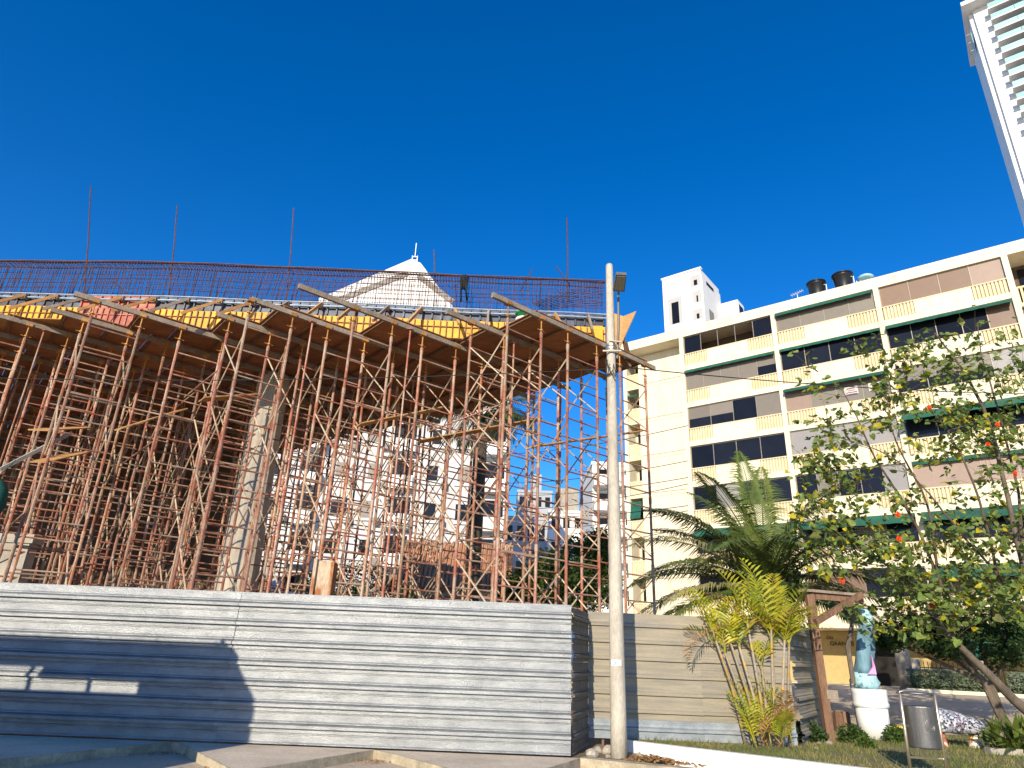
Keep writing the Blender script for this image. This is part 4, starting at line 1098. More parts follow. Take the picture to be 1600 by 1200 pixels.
# ------------------------------------------------------------------ palms
def frond(mb, base, az, el0, length, droop, leaf, n, rr, wd=.028, vee=.5, hang=.5, twist=0.0, rw=.022):
    base = Vector(base); pts = [base.copy()]; dirs = []; steps = 16; p = base.copy()
    for i in range(steps):
        t = (i+.5)/steps; el = el0 - droop*(t**1.4); a = az + twist*t
        d = V(cos(a)*cos(el), sin(a)*cos(el), sin(el)); dirs.append(d); p = p + d*(length/steps); pts.append(p.copy())
    mb.path(pts, [rw*(1-.85*i/steps) for i in range(steps+1)], 5)
    for i in range(n):
        t = .12 + .88*(i+.5)/n; f = t*steps; k = min(int(f), steps-1); q = pts[k].lerp(pts[k+1], f-k); d = dirs[k]
        side = d.cross(V(0, 0, 1)); side = side.normalized() if side.length > .05 else V(-sin(az), cos(az), 0)
        upv = side.cross(d).normalized()
        ll = leaf*(sin(pi*min(1, .18+.80*t))**.7)*rr.uniform(.85, 1.1)
        for s in (-1, 1):
            fw = .45 + .5*t
            ld = (side*s + d*fw + upv*vee*rr.uniform(.6, 1.2)).normalized()
            mid = q + ld*ll*.5; e = mid + (ld + V(0, 0, -hang*rr.uniform(.6, 1.4))).normalized()*ll*.5
            wv = ld.cross(upv).normalized()*wd
            i0 = len(mb.v); mb.v += [q, mid-wv*.9, mid+wv*.9, e]; mb.f += [[i0, i0+1, i0+2], [i0+1, i0+3, i0+2]]
    return mb
rr = random.Random(21)
# coconut palm before the cream building
CB = ony(1200, 925, 23.0); cpx, cpy = CB.x, CB.y
cp = thing("coconut_palm", "large drooping coconut palm behind the brown hoarding", "palm tree", (cpx, cpy, hgt(cpx, cpy)))
MB().path([(cpx, cpy, hgt(cpx, cpy)-.1), (cpx+.05, cpy, 2.0), (cpx, cpy, CB.z-.3), (cpx, cpy, CB.z+.5)], [.24, .19, .17, .10], 12).build("trunk", m_trunk, cp, smooth=True)
top = V(cpx, cpy, CB.z - .05)
fspec = [  # az(deg), elevation, length, droop, material, leaflet
    (97, 84, 4.6, .35, 1), (60, 78, 4.4, .5, 1), (135, 72, 4.2, .8, 0), (160, 62, 4.4, 1.1, 0), (20, 70, 4.0, 1.0, 0), (350, 55, 4.0, 1.2, 0),
    (185, 42, 4.3, 1.15, 2), (172, 22, 4.2, 1.0, 0), (188, 10, 4.3, .95, 2), (200, 2, 4.2, .9, 0), (350, 30, 3.8, 1.2, 0), (5, 10, 3.6, 1.0, 0), (335, 15, 3.8, 1.2, 2),
    (230, 50, 3.6, 1.5, 0), (265, 55, 3.4, 1.6, 0), (300, 50, 3.6, 1.5, 0), (245, 15, 3.2, 1.2, 0), (285, 12, 3.2, 1.2, 0), (110, 45, 4.0, 1.2, 0), (70, 40, 4.0, 1.3, 0), (320, 72, 4.0, .9, 1), (215, 68, 4.2, .9, 1), (150, 30, 4.0, 1.1, 0), (30, 30, 3.8, 1.2, 0), (260, -10, 3.0, .9, 0), (178, -4, 4.3, .7, 0), (160, 8, 4.0, .8, 0), (2, -2, 3.9, .8, 0), (20, 12, 3.8, .9, 0), (195, 28, 4.2, 1.0, 0), (340, 42, 4.0, 1.1, 0), (190, 55, 4.2, .9, 0), (150, 50, 4.2, .8, 0)]
for az, el, ln_, dr, mi in fspec:
    m = MB(); frond(m, top, radians(az+rr.uniform(-6, 6)), radians(el), ln_*1.17*rr.uniform(.94, 1.05), dr, 1.12, 72, rr, wd=.036, vee=.22, hang=.8, rw=.042)
    m.build("frond", (m_coco, m_coco_l, m_coco_dry)[mi], cp)
# dark palm behind the scaffold
DB = ony(752, 665, 29.0)
dp = thing("tall_palm", "tall dark palm with hanging fronds seen through the scaffold", "palm tree", (DB.x, 29, 0))
MB().path([(DB.x-.05, 29, 0), (DB.x, 29, 5), (DB.x+.02, 29, DB.z)], [.36, .32, .30], 12).build("trunk", m_trunk, dp, smooth=True)
MB().path([(DB.x+.02, 29, DB.z-1.6), (DB.x+.02, 29, DB.z+.3)], [.26, .14], 10).build("crownshaft", m_bush_d, dp, smooth=True)
for i in range(17):
    m = MB(); frond(m, V(DB.x, 29, DB.z+.3), radians(i*360/17 + rr.uniform(-8, 8)), radians(rr.uniform(15, 60)), rr.uniform(3.2, 4.0), rr.uniform(1.5, 2.1), 1.0, 46, rr, wd=.03, vee=.1, hang=1.3, rw=.04)
    m.build("frond", m_coco, dp)
# areca clump by the brown hoarding
AB = V(5.0, 14.25, .13)
ac = thing("areca_clump", "yellow green areca palm clump before the brown hoarding", "palm", AB)
canes = [(1165, 1158, 1113, 985), (1178, 1162, 1133, 1020), (1188, 1164, 1140, 1000), (1198, 1163, 1168, 975), (1212, 1160, 1205, 985), (1216, 1162, 1206, 1000), (1223, 1166, 1226, 1000), (1232, 1150, 1233, 1005), (1203, 1158, 1190, 1040), (1193, 1160, 1155, 1010)]
tops = []
for i, (xb, yb, xt, yt) in enumerate(canes):
    b0 = onz(xb, yb, .12); Yd = min(b0.y, 14.7) - .05*(i % 3); b0 = V(ony(xb, yb, Yd).x, Yd, .10)
    t0 = ony(xt, yt, Yd - .15 + .1*(i % 3)); mid = (b0+t0)/2 + V((b0.x-t0.x)*.12, 0, 0)
    MB().path([b0, b0.lerp(mid, .5)+V(.01, 0, 0), mid, mid.lerp(t0, .5), t0], [.034, .032, .030, .027, .022], 8).build("cane", m_cane, ac, smooth=True)
    tops.append((t0, (t0-mid).normalized()))
aspec = {0: [(150, 62, 1.0), (118, 74, .9), (30, 25, .8, 1), (185, -15, .7, 1)], 1: [(100, 75, .9), (60, 55, .9), (170, 45, .8)], 2: [(95, 70, 1.0), (20, 50, .9), (160, 50, .9), (60, 75, .9)],
         3: [(130, 60, 1.0, 1), (60, 70, 1.0), (110, 75, 1.2), (0, 20, .8, 1), (165, 40, 1.0)], 4: [(95, 80, 1.5), (150, 62, 1.1), (40, 62, 1.2), (170, 45, 1.0), (10, 50, 1.0, 1), (70, 68, 1.4), (120, 70, 1.4)],
         5: [(60, 74, 1.2), (130, 68, 1.0), (30, 55, 1.1)], 6: [(25, 42, 1.15), (70, 66, 1.2), (150, 50, 1.0), (5, 28, 1.1), (110, 70, 1.1), (45, 55, 1.0)], 7: [(30, 60, .9), (80, 70, .9), (150, 60, .7)],
         8: [(60, 60, .9), (140, 60, .8)], 9: [(120, 65, .8), (50, 60, .8)]}
for i, specs in aspec.items():
    t0, d0 = tops[i]
    for s in specs:
        az, el, ln_ = s[:3]; dry = len(s) > 3
        m = MB(); frond(m, t0, radians(az - 18*(1 if rr.random() < .5 else -1)*rr.random() + (rr.choice((0, 180, 200, -20)) if rr.random() < .12 else 0)), radians(el), ln_*1.18, .75 if not dry else 1.2, .40, 14, rr, wd=.028 if not dry else .014, vee=.55, hang=.25 if not dry else .9, rw=.012)
        m.build("frond", m_areca_dry if dry else m_areca, ac)
for i in range(16):
    b0 = AB + V(rr.uniform(-.25, .55), rr.uniform(-.25, .35), rr.uniform(0, .25)); m = MB()
    frond(m, b0, rr.uniform(0, 6.28), radians(rr.uniform(50, 82)), rr.uniform(.7, 1.5), .7, .27, 17, rr, wd=.02, vee=.5, hang=.3, rw=.01)
    m.build("frond", m_areca if i % 4 else m_areca_dry, ac)

# ------------------------------------------------------------------ broad leaved flowering tree on the right
rr = random.Random(33)
YT = 17.6
DT = 1.40
tb = ony(1668, 1150, YT); tb.z = .10
bt_ = thing("flowering_tree", "sparse broad leaved tree with orange flowers leaning in from the right", "tree", tb)
limbs = [
    [(1668, 1165, 12.6), (1600, 1108, 12.5), (1540, 1050, 12.4), (1490, 1000, 12.3), (1455, 955, 12.3), (1430, 915, 12.3)],
    [(1668, 1165, 12.6), (1640, 1010, 12.8), (1600, 890, 12.8), (1575, 780, 12.8), (1545, 660, 12.7), (1500, 570, 12.6), (1460, 520, 12.5)],
    [(1600, 890, 12.8), (1590, 770, 13.2), (1560, 640, 13.2), (1535, 560, 13.2), (1528, 505, 13.2)],
    [(1490, 1000, 12.3), (1465, 900, 12.7), (1420, 800, 12.8), (1370, 720, 12.8), (1338, 650, 12.8), (1310, 600, 12.8)],
    [(1465, 900, 12.7), (1450, 790, 12.2), (1400, 690, 12.1), (1385, 620, 12.1)],
    [(1640, 1010, 12.8), (1560, 900, 12.2), (1500, 830, 12.0), (1450, 770, 11.9), (1395, 715, 11.8), (1300, 680, 11.8)],
    [(1430, 915, 12.3), (1380, 880, 12.2), (1330, 850, 12.2), (1290, 815, 12.2)],
    [(1600, 890, 12.8), (1640, 760, 12.9), (1630, 640, 12.9)],
    [(1560, 900, 12.2), (1530, 780, 11.8), (1490, 690, 11.8), (1455, 640, 11.8)],
]
nodes = []
tr = MB(); br = MB()
for li, L_pts in enumerate(limbs):
    P = [ony(q[0], q[1], q[2]*DT) for q in L_pts]
    if li < 2: P[0] = tb.copy()
    # smooth
    S = []
    for i in range(len(P)-1):
        for k in range(4):
            t = k/4; p_ = P[max(i-1, 0)]; a = P[i]; b = P[i+1]; c_ = P[min(i+2, len(P)-1)]
            S.append(.5*((2*a) + (b-p_)*t + (2*p_-5*a+4*b-c_)*t*t + (3*a-p_-3*b+c_)*t**3) + V(rr.uniform(-.02, .02), rr.uniform(-.02, .02), rr.uniform(-.02, .02)))
    S.append(P[-1]); n = len(S)
    r0 = (.145, .10, .042, .045, .034, .036, .032, .04, .034)[li]
    R_ = [r0*(1-.86*i/(n-1)) + .004 for i in range(n)]
    (tr if li < 2 else br).path(S, R_, 8)
    nodes += [(s, r_) for s, r_ in zip(S[2:], R_[2:])]
tro = tr.build("trunk", m_bark, bt_, smooth=True)
targets = []
def region(n, x0, x1, y0, y1, ya, yb):
    for _ in range(n): targets.append(ony(rr.uniform(x0, x1), rr.uniform(y0, y1), rr.uniform(ya, yb)*DT))
region(130, 1400, 1640, 620, 980, 11.3, 14.0)
region(85, 1330, 1600, 850, 1000, 11.4, 13.4)
region(75, 1460, 1640, 520, 700, 11.6, 13.8)
region(80, 1260, 1420, 640, 900, 11.5, 13.2)
region(12, 1250, 1330, 560, 760, 12.0, 13.0)
region(34, 1340, 1470, 520, 660, 11.8, 13.0)
region(14, 1240, 1300, 680, 860, 12, 12.8)
ends = []
targets.sort(key=lambda p: min((p-s).length for s, _ in nodes))
for p in targets:
    s, r_ = min(nodes, key=lambda q: (q[0]-p).length + (.35 if q[0].z > p.z else 0))
    d = p - s; L = d.length
    if L < .05: continue
    mid = s.lerp(p, .5) + V(rr.uniform(-.1, .1), rr.uniform(-.1, .1), rr.uniform(-.02, .14))*L
    pts = []
    for k in range(6):
        t = k/5; pts.append(s*(1-t)**2 + mid*2*t*(1-t) + p*t*t)
    r1 = min(r_*.7, .006 + .010*L); br.path(pts, [r1*(1-.7*k/5) for k in range(6)], 5, cap=False)
    for q in pts[2:]: nodes.append((q, max(r1*.6, .004)))
    ends.append((p, (p-mid).normalized(), pts))
    for k in range(rr.choice((2, 3, 3))):       # bare side twigs
        q = pts[rr.choice((2, 3, 4))]; dd = V(rr.uniform(-1, 1), rr.uniform(-1, 1), rr.uniform(-.2, 1)).normalized()*rr.uniform(.2, .75)
        br.path([q, q+dd*.5+V(0, 0, .02), q+dd], [.005, .004, .002], 4, cap=False); ends.append((q+dd, dd.normalized(), [q, q+dd]))
br.build("branches", m_twig, bt_)
def leaf_mesh(nm, mt, bend):
    pr = [(0, 0), (.30, -.16), (.50, .08), (.48, .38), (.27, .75), (0, 1.08), (-.27, .75), (-.48, .38), (-.50, .08), (-.30, -.16)]
    m = MB(); c0 = len(m.v); m.v.append(V(0, .4, -.10*bend)); 
    for x, y in pr: m.v.append(V(x, y, abs(x)*.35*bend - .18*y*y*bend))
    for i in range(len(pr)): m.f.append([c0, c0+1+i, c0+1+(i+1) % len(pr)])
    m.path([(0, 0, 0), (0, -.35, .06)], .016, 3, cap=False)
    return m.mesh(nm, mt, smooth=False)
LM = [leaf_mesh("leaf_a", m_leaf, 1.0), leaf_mesh("leaf_b", m_leaf, .4), leaf_mesh("leaf_c", m_leaf, 1.5)]
LY = [leaf_mesh("leaf_y", m_leafy, .9)]
leaves = []
for p, d, pts in ends:
    nlf = rr.choice((3, 5, 6, 7, 8)) if len(pts) > 2 else rr.choice((2, 3, 4))
    for k in range(nlf):
        q = p + V(rr.gauss(0, .075), rr.gauss(0, .075), rr.gauss(0, .07))
        if len(pts) > 2 and rr.random() < .35: q = pts[rr.choice((3, 4))] + V(rr.gauss(0, .06), rr.gauss(0, .06), rr.gauss(0, .06))
        out = (d*.6 + V(rr.uniform(-1, 1), rr.uniform(-1, 1), rr.uniform(-.9, .3))).normalized()
        nn = V(rr.uniform(-.8, .6), rr.uniform(-1.3, .2), rr.uniform(.1, 1.2)).normalized()
        xx = out.cross(nn).normalized(); nn = xx.cross(out)
        s = rr.uniform(.075, .165)*(1.0 if rr.random() < .8 else 1.25)
        M4 = Matrix(((xx.x*s, out.x*s, nn.x*s, q.x), (xx.y*s, out.y*s, nn.y*s, q.y), (xx.z*s, out.z*s, nn.z*s, q.z), (0, 0, 0, 1)))
        leaves.append((s, M4, rr.random()))
leaves.sort(key=lambda t: -t[0])
rest = MB(); resty = MB(); nL = 0
for i, (s, M4, rv) in enumerate(leaves):
    yl = rv < .12
    me = (LY[0] if yl else LM[i % 3])
    if i < 290:
        o = inst("leaf", me, bt_); o.matrix_local = Matrix.Translation(-tb) @ M4; nL += 1
    else:
        tgt = resty if yl else rest; n0 = len(tgt.v)
        tgt.v += [M4 @ v.co for v in me.vertices]; tgt.f += [[n0+a for a in pl.vertices] for pl in me.polygons]
rest.build("foliage", m_leaf, bt_, kind="stuff"); resty.build("yellow_foliage", m_leafy, bt_, kind="stuff")
for (x, y) in ((1451, 637), (1558, 664), (1315, 908), (1402, 804), (1404, 842), (1455, 947), (1543, 695), (1585, 740)):
    c_ = ony(x, y, 16.3); m = MB()
    for k in range(5):
        a = 2*pi*k/5 + rr.random(); e1 = V(cos(a), -.35, sin(a)).normalized(); e2 = V(-sin(a), 0, cos(a))
        m.poly([c_, c_+e1*.05+e2*.035, c_+e1*.085, c_+e1*.05-e2*.035])
        m.poly([c_+V(0, -.02, .01), c_+e1*.03+e2*.025+V(0, -.04, 0), c_+e1*.05+V(0, -.05, 0), c_+e1*.03-e2*.025+V(0, -.04, 0)])
    m.build("flower", m_flower, bt_)

# ------------------------------------------------------------------ darker trees and bushes
def leafy_tree(name, lab, base, crowns, mt, n, size, trunk_r, cat="tree", group=None, seed=1, shell=.45):
    t = thing(name, lab, cat, base, group); q = random.Random(seed); b0 = Vector(base)
    m = MB(); top_ = sum((Vector(c) for c, r in crowns), V(0, 0, 0))/len(crowns)
    for c, r in crowns:
        m.path([b0 + V(q.uniform(-.05, .05), 0, -.05), b0.lerp(top_, .5) + V(q.uniform(-.1, .1), q.uniform(-.1, .1), 0), Vector(c)], [trunk_r, trunk_r*.7, trunk_r*.25], 7)
    m.build("trunk", m_bark, t)
    m = MB()
    for c, r in crowns: leaf_cloud(m, c, r, int(n/len(crowns)), size, q, shell=shell)
    m.build("crown", mt, t, kind="stuff")
    return t
def cr(x, y, Y, rx, ry, rz): return (ony(x, y, Y), (rx, ry, rz))
b0 = ony(880, 940, 31); b0.z = .0
leafy_tree("round_tree", "bushy green tree behind the right end of the scaffold", (b0.x, 31, 0), [cr(905, 885, 31, 1.5, 1.5, 1.5), cr(860, 900, 30.5, 1.4, 1.3, 1.3), cr(930, 905, 30.5, 1.3, 1.2, 1.4), cr(880, 930, 30, 2.0, 1.4, 1.2), cr(935, 860, 31.5, 1.0, 1.0, 1.1), cr(812, 925, 31, 1.1, 1.0, 1.1)], m_bush, 15000, .10, .16, seed=4)
b0 = ony(690, 940, 36); 
leafy_tree("low_bush", "green bush seen low between the middle scaffold towers", (ony(560, 930, 33).x, 33, 0), [cr(560, 905, 33, 1.6, 1.0, .9), cr(500, 915, 33, 1.3, 1.0, .8), cr(620, 925, 33, 1.0, .8, .6), cr(540, 945, 33, 2.2, 1.0, .8)], m_bush, 3500, .10, .08, "bush", seed=5)
b0 = ony(1560, 1060, 21); gz = hgt(b0.x, 21)
leafy_tree("shade_tree", "low dark feathery tree behind the leaning trunk", (b0.x, 21, gz), [cr(1420, 985, 21, 1.1, .8, .55), cr(1470, 975, 21, 1.2, .9, .7), cr(1530, 985, 21.2, 1.3, 1, .7), cr(1580, 970, 21, 1.2, 1, .9), cr(1625, 990, 21, 1.2, 1, 1.0), cr(1390, 1000, 21, .6, .6, .35), cr(1480, 1010, 20.6, .8, .6, .4), cr(1580, 1020, 20.6, 1.2, .6, .5)], m_bush_d, 9000, .085, .11, seed=6, shell=.2)
for (x, y, r, lab, mt) in ((1330, 1152, .26, "low flowering bush between the wooden frame and the white pipe", m_bush), (1398, 1152, .25, "low bush right of the white pipe", m_bush), (1262, 1150, .30, "dark ragged bush at the end of the brown hoarding", m_bush_d), (1352, 1160, .15, "small bush at the foot of the white pipe", m_bush)):
    b0 = onz(x, y+8, .14)
    Yb = min(b0.y, 16.4); b0 = ony(x, y, Yb); b0.z = .13
    leafy_tree("low_bush", lab, b0, [((b0.x, Yb, .13+r*.6), (r*1.2, r, r*.8)), ((b0.x+r*.6, Yb, .13+r*.4), (r*.8, r*.7, r*.6))], mt, 900, .05, .02, "bush", seed=int(x))
# glossy strap leaved plant at the lower right edge
q = random.Random(8)
for (x, y, lab) in ((1580, 1172, "glossy green leafy plant right of the mosaic bench"), (1618, 1186, "glossy green leafy plant at the right edge beside the kerb planter")):
    b0 = ony(x, y, 15.1); b0.z = .12; t = thing("leafy_plant", lab, "plant", b0, "glossy plants")
    for i in range(60):
        a = q.uniform(0, 6.28); el = q.uniform(.3, 1.3); L = q.uniform(.5, .9); o_ = b0 + V(q.uniform(-.4, .4), q.uniform(-.3, .3), .05)
        d = V(cos(a)*cos(el), sin(a)*cos(el), sin(el)); sd = d.cross(V(0, 0, 1)).normalized()*.065
        p1 = o_ + d*L*.55; p2_ = p1 + (d + V(0, 0, -.5)).normalized()*L*.5
        m = MB(); m.poly([o_, p1-sd, p1+V(0, 0, -.015)]).poly([o_, p1+V(0, 0, -.015), p1+sd]).poly([p1-sd, p2_, p1+V(0, 0, -.015)]).poly([p1+V(0, 0, -.015), p2_, p1+sd])
        m.build("leaf", m_coco_l if i % 3 else m_leaf, t)
pw = ony(1600, 1192, 14.6); MB().box(pw.x-.5, pw.x+3, 14.75, 14.95, .05, .24).solo("planter_kerb", m_conc, "grey kerb of the planter at the right edge", "kerb")

# ------------------------------------------------------------------ things on the grass strip
# wooden frame
WY = 15.85; wb = V(ony(1297, 1158, WY).x, WY, .12); wtop = ony(1270, 926, WY)
wf = thing("timber_gantry", "rough timber frame of posts, top beam and slanting brace on the grass", "frame", wb)
wtp = V(wb.x - .05, WY, ony(1283, 928, WY).z)
MB().bar(wb, V(wb.x-.06, WY, wtp.z), .17, .15, up=(0, 1, 0)).build("post", m_wood, wf)
MB().bar(wb + V(.13, .32, -.02), V(wb.x+.10, WY+.32, wtp.z), .14, .14, up=(0, 1, 0)).build("post", m_wood, wf)
ba = ony(1253, 922, WY-.1); bb = ony(1352, 926, WY+.5)
MB().bar(V(ba.x, WY-.12, wtp.z+.05), V(bb.x, WY+.55, wtp.z+.05), .22, .06).build("top_plank", m_beam, wf)
MB().bar(V(ba.x+.3, WY+.0, wtp.z-.06), V(bb.x-.1, WY+.5, wtp.z-.06), .10, .13).build("top_beam", m_wood, wf)
MB().bar(ony(1274, 972, WY-.13), ony(1346, 929, WY+.30), .11, .13).build("brace", m_wood, wf)
MB().box(wb.x+.02, wb.x+.26, WY-.095, WY-.08, ony(1300, 1092, WY).z, ony(1300, 1078, WY).z).build("cleat", m_beam, wf)
# white pipe pedestal and wrapped figure
pb = ony(1368, 1150, 17.1); pb.z = .12; ptop = ony(1361, 1068, 17.1).z
pp = thing("pipe_pedestal", "thick white plastic pipe standing upright on the grass", "pipe", pb)
MB().lathe(pb, [(.335, 0), (.345, ptop-.52)], 24).build("pipe", m_pvc, pp, smooth=True)
MB().lathe(V(pb.x, pb.y, ptop-.52), [(.345, 0.001), (.385, .03), (.385, .10), (.37, .13), (.375, .30), (.375, .40), (.33, .405), (.33, .30)], 24).build("collar", m_pvc, pp, smooth=True)
fz = ptop-.12; ftop = ony(1351, 952, 17.1).z
sx = ony(1351, 955, 17.1).x
fgr = thing("wrapped_figure", "upright figure wrapped in blue cloth standing in the white pipe", "statue", V(pb.x, pb.y, fz))
def wrapped(z0, z1, rads, mt, name, x0, x1, n=16, jit=.03, seed=1):
    q = random.Random(seed); m = MB(); N_ = len(rads); ptsn = []
    for i, r in enumerate(rads):
        t = i/(N_-1)
        for k in range(n):
            g_ = 2*pi*k/n; rr_ = r*(1+.10*sin(3*g_+i*.9)+.06*sin(5*g_-i*1.7)) + q.uniform(-jit, jit)*.5
            m.v.append(V(x0+(x1-x0)*t + rr_*cos(g_), pb.y + rr_*.8*sin(g_), z0+(z1-z0)*t))
    for i in range(N_-1):
        for k in range(n): m.f.append([i*n+k, i*n+(k+1) % n, (i+1)*n+(k+1) % n, (i+1)*n+k])
    m.f.append(list(range((N_-1)*n, N_*n))); m.f.append(list(reversed(range(n))))
    return m.build(name, mt, fgr, smooth=True)
H_ = ftop-fz
wrapped(fz, fz+H_*.20, [.26, .28, .29, .27, .25, .23], m_cyan, "lower_wrap", pb.x-.03, pb.x-.06, seed=2)
wrapped(fz+H_*.19, fz+H_*.80, [.22, .21, .21, .22, .21, .20, .21, .22, .20, .19], m_blue, "cloth", pb.x-.08, sx+.02, seed=3)
wrapped(fz+H_*.79, ftop, [.19, .155, .14, .165, .15, .14, .155, .10], m_cyan, "hood", sx+.02, sx-.03, seed=4)
MB().prism([V(pb.x+.13, pb.y-.20, fz+H_*.18), V(pb.x-.09, pb.y-.235, fz+H_*.18), V(pb.x+.05, pb.y-.22, fz+H_*.27), V(pb.x+.08, pb.y-.20, fz+H_*.42), V(pb.x+.14, pb.y-.16, fz+H_*.30)], (0, -.02, 0)).build("pink_sash", m_pink, fgr)
MB().path([V(pb.x-.36, pb.y-.05, fz+.1), V(pb.x-.37, pb.y-.04, fz+H_*.5), V(sx-.27, pb.y, fz+H_*.93)], [.055, .06, .045], 7).build("stake", m_bark, fgr)

# litter bin: steel drum swung between two leaning tubes
BYb = 11.75
def bp(x, y, dy=0.0): return ony(x, y, BYb+dy)
l0, l1 = bp(1424, 1212), bp(1406, 1084, .02); r0_, r1_ = bp(1481, 1214), bp(1460, 1087, .02)
l0.z = r0_.z = .11
lb = thing("litter_bin", "steel litter bin slung between two leaning tubes on the grass", "bin", (l0+r0_)/2)
for a, b in ((l0, l1), (r0_, r1_)): MB().path([a, a.lerp(b, .5), b, b+V(0, .06, .02)], .026, 9).build("leg", m_bronze, lb, smooth=True)
MB().path([l1+V(0, .06, .01), l1.lerp(r1_, .25)+V(0, .1, .05), l1.lerp(r1_, .75)+V(0, .1, .05), r1_+V(0, .06, .01)], .022, 8).build("top_tube", m_bronze, lb, smooth=True)
lidc = l1.lerp(r1_, .5) + V(0, .02, .02); uxv = (r1_-l1).normalized(); 
MB().lathe(lidc, [(.02, -.02), (.245, -.015), (.25, .012), (.02, .03)], 20, (uxv, V(0, 1, 0), V(0, 0, 1))).build("lid", m_steel, lb, smooth=True)
MB().tube(bp(1420, 1183), bp(1475, 1187), .018).build("cross_tube", m_bronze, lb)
dc = bp(1441, 1136, .05); up_ = (l1-l0).normalized(); fx = uxv; fy = fx.cross(up_).normalized()
hw = (bp(1462, 1136)-bp(1418, 1136)).length/2; hh = (bp(1441, 1104)-bp(1441, 1169)).length/2
dr = MB().lathe(dc, [(hw*.97, -hh), (hw, -hh+.03), (hw, hh-.02), (hw*1.02, hh), (hw*.93, hh), (hw*.93, -hh+.06)], 28, (fx, -fy, up_)).build("drum", m_steel, lb, smooth=True)
front = -fy if (-fy).y < 0 else fy
em = MB()
for r_ in (.075, .05):
    pts = [dc + fx*(r_*cos(g_)) + up_*(r_*1.15*sin(g_)+.03) + front*(sqrt(max(hw*hw-(r_*cos(g_))**2, 0))+.002) for g_ in [2*pi*k/20 for k in range(21)]]
    em.path(pts, .0035, 5, cap=False)
for k, (zz, wq) in enumerate(((-.09, .07), (-.12, .085), (-.15, .05))):
    em.path([dc + fx*x_ + up_*zz + front*(sqrt(hw*hw-x_*x_)+.002) for x_ in (-wq, -wq/2, 0, wq/2, wq)], .0035, 5, cap=False)
em.path([dc+fx*.0+up_*(-.04)+front*(hw+.002), dc+fx*.02+up_*(.07)+front*(hw+.002)], .004, 5); em.build("emblem", m_steel, dr, label="embossed round emblem with lines below")
for (a, s) in (((1409, 1131), -1), ((1471, 1135), 1)): MB().tube(bp(*a), dc + fx*s*hw*.98, .012).build("pivot", m_bronze, lb)
# second bin frame far behind
b2y = 19.5; gz = hgt(8.9, b2y)
q0, q1, q2 = ony(1340, 1128, b2y), ony(1328, 1062, b2y), ony(1346, 1063, b2y); 
gz2 = min(q0.z, .13)
lb2 = thing("far_litter_bin", "dark litter bin in a tube frame behind the white pipe", "bin", V(q0.x, b2y, gz2))
MB().path([V(q0.x, b2y, gz2), q1, q1+V(.06, .05, .03)], .024, 7).build("leg", m_bronze, lb2)
MB().path([V(q0.x+.5, b2y, gz2), q2+V(.25, 0, 0), q2+V(.2, .05, .03)], .024, 7).build("leg", m_bronze, lb2)
MB().tube(q1+V(.06, .05, .03), q2+V(.2, .05, .03), .02).build("top_tube", m_bronze, lb2)
MB().tube(V(q0.x, b2y, gz2+.12), V(q0.x+.5, b2y, gz2+.12), .018).build("cross_tube", m_bronze, lb2)
MB().lathe(V((q0.x+q2.x)/2+.22, b2y, gz2+.3), [(.19, 0), (.2, .62), (.17, .62), (.17, .1)], 16).build("drum", m_bush_d, lb2, smooth=True)

# mosaic bench shaped like a boulder
byy = 15.9
bxr = ony(1537, 1140, byy).x; bxl = ony(1452, 1140, byy).x
bn = thing("mosaic_bench", "black and white mosaic bench with rounded boulder top behind the steel bin", "bench", V((bxr+bxl)/2, byy, .12))
m = MB(); n_ = 18; ks = 14
zt0 = ony(1500, 1118, byy).z; zb0 = ony(1500, 1146, byy).z
for i in range(ks+1):
    t = i/ks; xx = bxl + (bxr-bxl)*t
    prof_t = ony(1500, (1104 + 12*min(1, t*1.5) if t < .6 else 1116 + 4*sin((t-.6)*7)), byy).z
    endf = sqrt(max(0, 1-((t-.5)*2)**6)); half = .24*endf+.02
    for k in range(n_):
        g_ = 2*pi*k/n_; y_ = half*cos(g_)*(1 if abs(cos(g_)) < .95 else 1)
        s_ = sin(g_); z_ = ((prof_t*endf + zb0*(1-endf)+.02)) if s_ > 0 else zb0
        zc = zb0 + .10
        m.v.append(V(xx, byy + y_, zc + (z_-zc)*abs(s_)**.6))
for i in range(ks):
    for k in range(n_): m.f.append([i*n_+k, i*n_+(k+1) % n_, (i+1)*n_+(k+1) % n_, (i+1)*n_+k])
m.f.append(list(range(n_))); m.f.append(list(range(ks*n_, (ks+1)*n_)))
m.build("seat", m_mosaic, bn, smooth=True)
for xx in (bxr-.24, bxl+.2):
    MB().lathe((xx, byy, .12), [(.15, 0), (.11, .15), (.085, (zb0-.12)*.6), (.11, zb0-.1)], 10).build("leg", m_mosaic2, bn, smooth=True, label="leg with warm coloured mosaic")

# painted kerb beyond the grass
kb = thing("painted_kerb", "low kerb with yellow and blue grey paint across the road edge", "kerb", V(8.5, 20, 0))
for i, (x0, x1, mt) in enumerate(((1262, 1300, m_bluepaint), (1300, 1345, m_bluepaint), (1345, 1380, m_bluepaint), (1380, 1405, m_yellowpaint))):
    a = ony(x0, 1112, 20.5); b = ony(x1, 1114, 20.5); z = hgt((a.x+b.x)/2, 20.5)
    MB().box(a.x+.01, b.x-.01, 20.4, 20.65, z-.05, z+.26).build("kerb_stone", mt, kb)
for x in (1310, 1322):
    a = ony(x, 1130, 18.7); m = MB(); z = .12
    m.box(a.x-.09, a.x+.09, 18.62, 18.80, z, z+.42).box(a.x-.07, a.x+.07, 18.64, 18.78, z+.42, z+.45)
    m.solo("timber_stump", m_wood, "short timber stump nearest the wooden frame" if x == 1310 else "short timber stump nearest the white pipe", "stump", "stumps behind the wooden frame")
